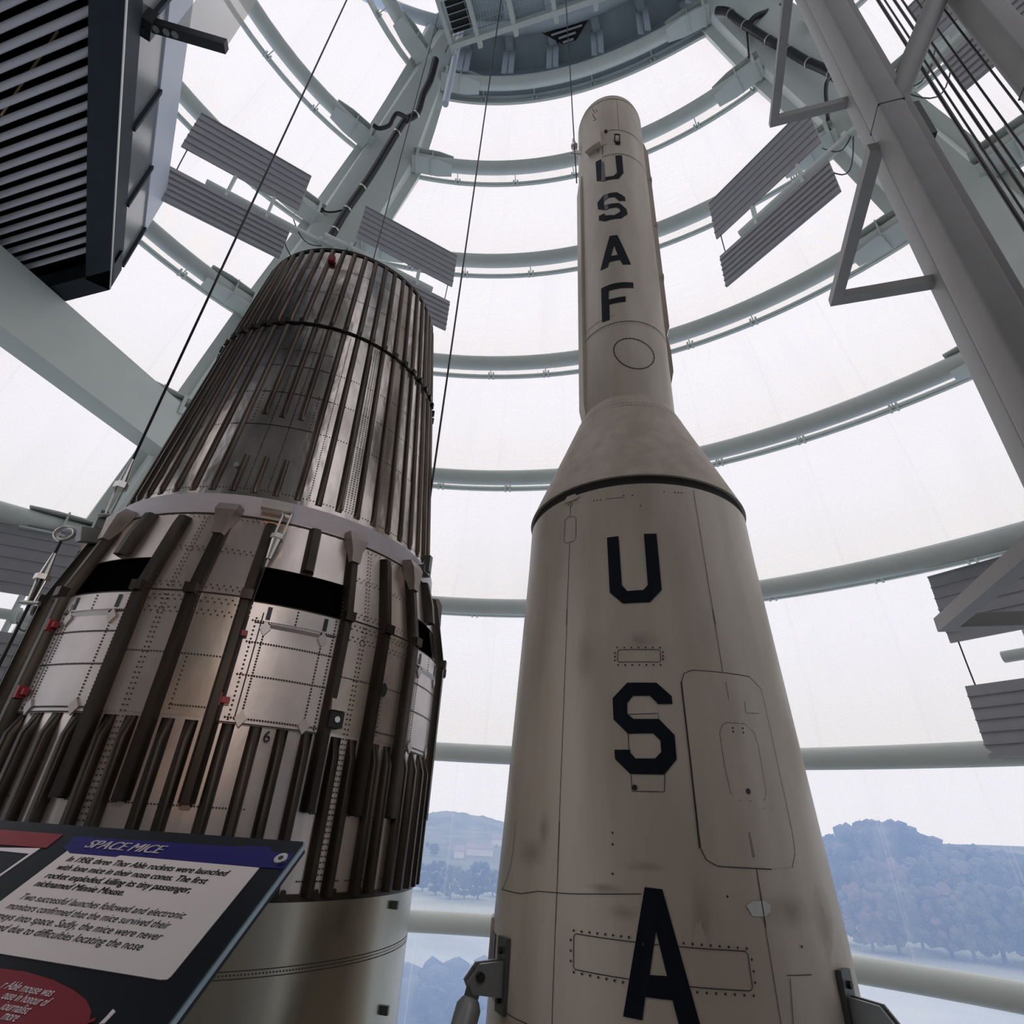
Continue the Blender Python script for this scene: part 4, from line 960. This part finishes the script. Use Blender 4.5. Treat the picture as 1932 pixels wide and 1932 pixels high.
# ================================================================== INFORMATION PANEL
P0 = at_d((572, 1588), .92)
TU = E1.copy(); TV = (E0 * cos(R(37)) + UP * sin(R(37))).normalized(); TN = TU.cross(TV).normalized()
sg = thing('information_panel', P0 + UP * -.8, 'tilted black display panel about space mice at the bottom left', 'sign')
def uvp(px): q = on_plane(px, P0, TN) - P0; return q.dot(TU), q.dot(TV)
def tp3(u, v, h=0.): return P0 + TU * u + TV * v + TN * h
ur, vr_ = uvp((330, 1910)); 
def slab(poly, z0, z1, nm, m, parent=None):
    n = len(poly); A = 0
    for i in range(n): A += poly[i][0] * poly[(i + 1) % n][1] - poly[(i + 1) % n][0] * poly[i][1]
    if A < 0: poly = poly[::-1]
    mb = MB(); mb.add([tp3(u, v, z0) for u, v in poly] + [tp3(u, v, z1) for u, v in poly], [tuple(range(n))[::-1], tuple(range(n, 2 * n))] + [(i, (i + 1) % n, n + (i + 1) % n, n + i) for i in range(n)])
    return mb.build(nm, m, parent or sg, smooth=0)
dn = vr_ * 1.35
board = slab([(0, 0), (ur * 1.35, dn), (-1.1, dn), (-1.1, 0)], -.002, 0, 'printed_face', SIGNK)
glm = mat('acrylic_edge', (.22, .30, .34), .15)
slab([(.002, .002), (ur * 1.35 + .002, dn), (-1.1, dn), (-1.1, .002)], -.009, -.003, 'acrylic_sheet', glm)
slab([(.0, -.0), (ur * 1.35, dn), (-1.1, dn), (-1.1, 0)], -.016, -.0095, 'backing_board', SIGNK)
def sz(p): return (p[0] / 3., 1500 + p[1] / 3.)
def pz(lst, h0, h1_, nm, m): return slab([uvp(sz(p)) for p in lst], h0, h1_, nm, m)
hd = pz([(360, 300), (420, 242), (450, 237), (1360, 297), (1390, 290), (1528, 296), (1545, 325), (1662, 335), (1602, 420), (1468, 412), (680, 343), (655, 354), (395, 332)], .0, .0008, 'blue_header', SIGNB)
wp = pz([(383, 318), (395, 333), (655, 355), (682, 345), (1468, 415), (968, 1030), (945, 1048), (910, 1050), (-300, 852), (-300, 834)], .0, .0010, 'text_field', SIGNW)
pz([(-300, 180), (0, 198), (357, 226), (262, 302), (-300, 262)], .0, .0010, 'red_banner', SIGNR)
pz([(-300, 275), (0, 300), (228, 303), (168, 335), (0, 318), (-300, 290)], .0, .0008, 'white_rule', SIGNT)
pz([(228, 303), (0, 462), (-30, 484), (-30, 474), (0, 452), (205, 308)], .0, .0009, 'white_rule', SIGNT)
el = pz([(-300, 950), (0, 985), (150, 1005), (300, 1050), (420, 1110), (490, 1165), (518, 1225), (505, 1290), (450, 1350), (300, 1400), (-300, 1400)], .0, .0010, 'red_roundel', SIGNR)
pz([(640, 1215), (655, 1228), (590, 1296), (560, 1300), (600, 1260)], 0, .0009, 'white_rule', SIGNT)
pz([(545, 1262), (535, 1285), (480, 1300), (500, 1280)], 0, .0009, 'pink_mark', SIGNR)
bu, bv = uvp((530.7, 1623.5)); mb = MB(); mb.tube([tp3(bu, bv, -.01), tp3(bu, bv, .004)], .0085, 18); mb.build('bolt', CHROME, sg); MB().tube([tp3(bu, bv, .004), tp3(bu, bv, .0046)], .0035, 6).build('bolt_socket', DARK, sg)
def line_text(txt, a, b, size, m, shear=.16, off=.0, nm='printed_text', bold=0., scale=None):
    ua, va = uvp(sz(a)); ub, vb = uvp(sz(b)); p = tp3(ua, (va + vb) / 2, .0016); w = ub - ua
    if scale:
        o = font(txt, nm, m, sg, frame_m(p, TU, TV), size, None, shear, off); wn = max(v.co.x for v in o.data.vertices) * scale
        bse = WORLD[o.name]; mm = frame_m(tp3(ub - wn, (va + vb) / 2, .0016), TU, TV); mm.translation -= bse; o.matrix_local = mm @ Matrix.Diagonal((scale, 1, 1, 1)); return o
    return font(txt, nm, m, sg, frame_m(p, TU, TV), size, w, shear, off, bold)
pit = abs(uvp(sz((312, 422)))[1] - uvp(sz((370, 378)))[1]); 
s_b = pit * .98
line_text('SPACE MICE', (472, 300), (905, 338), s_b * 1.55, SIGNT, .22, .0, 'heading_text', bold=.025)
line_text('In 1958, three Thor Able rockets were launched', (370, 378), (1278, 466), s_b, INK, .16, bold=.022)
line_text('with lone mice in their nose cones. The first', (312, 424), (1160, 510), s_b, INK, .16, bold=.022)
line_text('rocket exploded, killing its tiny passenger,', (250, 470), (1068, 562), s_b, INK, .16, bold=.022)
line_text('nicknamed Minnie Mouse.', (188, 518), (690, 575), s_b, INK, .16, bold=.022)
o6 = line_text('Two successful launches followed and electronic', (103, 592), (1030, 710), s_b, INK)
o6 = line_text('monitors confirmed that the mice survived their', (28, 645), (945, 766), s_b, INK)
sc6 = o6.matrix_local.to_scale().x
line_text('journeys into space. Sadly, the mice were never', (0, 700), (895, 836), s_b, INK, scale=sc6)
line_text('recovered due to difficulties locating the nose', (0, 768), (785, 893), s_b, INK, scale=sc6)
line_text('r Able mouse was', (0, 1098), (282, 1150), s_b * .9, SIGNT)
line_text('ouse in honour of', (0, 1160), (258, 1204), s_b * .9, SIGNT)
line_text('journalist', (0, 1216), (142, 1254), s_b * .9, SIGNT)
line_text('more', (0, 1275), (82, 1292), s_b * .9, SIGNT)
lg = MB()
for u in (-.18, -.7): lg.bar(tp3(u, dn * .55, -.03), V((*tp3(u, dn * .55, -.03).xy, -1.6)), .05, .05)
lg.build('leg', DECKM, sg)

# ================================================================== DECK, BACK WALL, TOWER FLOOR
tag(MB().box((0, -1.25, -1.7), (4.5, 0, 0), (0, 2.5, 0), (0, 0, .1)).build('floor', DECKM, smooth=0), 'grey viewing deck under the camera', 'floor', kind='structure')
tag(MB().box((0, 2.5, -9.6), (13, 0, 0), (0, 11, 0), (0, 0, .1)).build('floor_tower', DECKM, smooth=0), 'grey floor at the foot of the tower', 'floor', kind='structure')
tag(MB().box((-5.5, -4.0, 5), (7.2, 0, 0), (0, .15, 0), (0, 0, 14)).box((7.5, -4, -.5), (5.8, 0, 0), (0, .15, 0), (0, 0, 8.5)).build('wall_back', BACKM, smooth=0), 'unseen clad building wall behind the viewing deck, stepped to limit light', 'wall', kind='structure')  # out of view; split heights shaped to hold back light from behind

# ================================================================== OUTSIDE
gm = MB(); gm.box((0, 600, -14.2), (1400, 0, 0), (0, 1000, 0), (0, 0, .2)); tag(gm.build('ground', GROUND, smooth=0), 'pale wet ground outside the tower', 'ground', kind='structure')
def ridge(name, D, prof, dep, m, label):
    mb = MB(); secs = []
    random.seed(3)
    for i in range(len(prof) - 1):
        for j in range(8):
            f = j / 8; az = lerp(prof[i][0], prof[i + 1][0], f); el = lerp(prof[i][1], prof[i + 1][1], f) + random.uniform(-.0012, .0012)
            p = pol(az, D); q = pol(az, D + dep)
            secs.append([V((p.x, p.y, -14)), V((p.x * 1.12, p.y * 1.12, lerp(-14, el * D, .55))), V((p.x * 1.25, p.y * 1.25, el * D * 1.25)), V((q.x * 1.4, q.y * 1.4, -14))])
    mb.loft(secs); return tag(mb.build(name, m, smooth=60), label, 'hill', kind='structure')
ridge('hill', 420, [(-60, .012), (-30, .014), (-12, .012), (-6, .016), (-4, .020), (-1, .016), (2, .006), (8, .004), (20, .01), (34, .012), (60, .015)], 160, HILLM, 'blue distant wooded ridge')
def slope_z(D): return -14 + 13 * max(0, D - 175) / 245
mb = MB(); mb.loft([[pol(az, 175, -14.05), pol(az, 300, slope_z(300)), pol(az, 420, slope_z(420)), pol(az, 440, -14.05)] for az in range(-40, 8, 4)]); tag(mb.build('hill', HILLM, smooth=60), 'hazy wooded slope between the two rockets', 'hill', kind='structure')
def tree_proto(name, seed, m, h, w):
    rnd = random.Random(seed); t = thing(name, (0, 0, 0), None, None)
    MB().tube([V((0, 0, 0)), V((.1, 0, h * .3)), V((0, .1, h * .62))], [h * .03, h * .022, h * .01], 7).build('trunk', BARK, t)
    mb = MB()
    for i in range(90):
        a = rnd.uniform(0, 2 * pi); zz = rnd.uniform(.16, .94); rr = w * sqrt(max(.02, 1 - ((zz - .5) / .52) ** 2)) * rnd.uniform(.3, .95)
        mb.ball((rr * cos(a), rr * sin(a), h * zz), w * rnd.uniform(.12, .24), 7, rnd.uniform(.75, 1.05))
    nv = []
    for p in mb.v:
        p = V(p); f = 1 + .10 * sin(p.x * 5.1 + p.z * 3.7) + .08 * sin(p.y * 7.3 - p.z * 6.1); nv.append((p.x * f, p.y * f, p.z * (1 + .02 * sin(p.x * 9)))) 
    mb.v = nv; mb.build('crown', m, t, smooth=80); return t
protos = [tree_proto('hillside_tree', 1, LEAFA, 11, 4.2), tree_proto('hillside_tree', 2, LEAFB, 10, 4.4), tree_proto('hillside_tree', 3, RUST, 8, 3.4)]
used = [0, 0, 0]
def plant(kind, px, D, label, group, zb=-14., hh=None):
    p = at_d(px, D); base = V((p.x, p.y, zb)); h0 = (11, 10, 8)[kind]
    o = protos[kind] if not used[kind] else copy_tree(protos[kind]); used[kind] = 1
    s = (p.z - zb) / h0; o.location = base; w = s * random.uniform(.8, 1.15); o.scale = (w, w, s); o.rotation_euler = (0, 0, random.uniform(0, 6.28))
    tag(o, label, 'tree', group)
random.seed(11)
crest = [(1545, 1600), (1575, 1580), (1605, 1558), (1640, 1543), (1672, 1540), (1700, 1552), (1725, 1575), (1755, 1596), (1790, 1596), (1822, 1592), (1855, 1600), (1890, 1604), (1925, 1608), (1965, 1612)]
for i in range(34):
    x = 1548 + i * 13; j = max(k for k in range(len(crest) - 1) if crest[k][0] <= x); f = (x - crest[j][0]) / (crest[j + 1][0] - crest[j][0])
    plant((0, 1, 0, 0)[i % 4], (x, lerp(crest[j][1], crest[j + 1][1], f) + random.uniform(-2, 6)), random.uniform(180, 215), 'hazy blue tree on the skyline of the wood right of the pale rocket', 'skyline trees right of the pale rocket')
for i in range(16): plant((0, 0, 1, 0, 2)[i % 5], (1560 + i * 27, 1628 + random.uniform(-14, 22)), random.uniform(150, 168), 'hazy blue tree lower in the wood right of the pale rocket', 'lower trees right of the pale rocket')
for i in range(9): plant((1, 2, 1)[i % 3], (1575 + i * 46, 1672 + random.uniform(-12, 15)), random.uniform(125, 138), 'pale hazy tree at the foot of the wood right of the pale rocket', 'foot trees right of the pale rocket')
for i in range(20):
    x = 755 + i * 13; D = random.uniform(235, 330)
    if abs(x - 905) < 24 or abs(x - 866) < 11: continue
    plant((1, 1, 2, 0)[i % 4], (x, 1574 + 5500 / D + random.uniform(-6, 8)), D, 'faint hazy tree on the slope between the two rockets', 'slope trees between the rockets', zb=slope_z(D))
for i in range(10): plant((0, 1, 0)[i % 3], (750 + i * 26, 1632 + random.uniform(-12, 12)), random.uniform(150, 165), 'hazy blue tree in the valley between the two rockets', 'valley trees between the rockets')
for i in range(8): plant((1, 0, 1)[i % 3], (752 + i * 28, 1812 + random.uniform(-14, 14)), random.uniform(34, 40), 'nearest hazy tree low between the two rockets', 'near trees between the rockets')
for px, wp_, lb in (((905, 1614), 46, 'long pale house on the slope just left of the pale rocket'), ((866, 1618), 16, 'small white house on the slope between the rockets, left of the long house'), ((940, 1596), 24, 'white house highest on the slope at the pale rocket edge')):
    dq = ray(px); el_ = dq.z / hypot(dq.x, dq.y); k_ = 13 / 245; D = (-14 - 175 * k_) / (el_ - k_); w = wp_ / 1150 * D; h = 11 / 1150 * D
    p = at_d(px, D); b = V((p.x, p.y, slope_z(D) - .1)); t = thing('house', b, lb, 'house', 'houses between the rockets')
    MB().box(b + UP * h * .5, (w / 2, 0, 0), (0, 3, 0), (0, 0, h * .5)).build('walls', HOUSE, t, smooth=0)
    rr = MB(); rr.add([b + V((-w / 2 - .3, -3.3, h)), b + V((w / 2 + .3, -3.3, h)), b + V((w / 2 + .3, 3.3, h)), b + V((-w / 2 - .3, 3.3, h)), b + V((-w / 2, 0, h + 1.8)), b + V((w / 2, 0, h + 1.8))], [(0, 1, 5, 4), (2, 3, 4, 5), (1, 2, 5), (3, 0, 4), (0, 3, 2, 1)]); rr.build('roof', TILE, t, smooth=0)
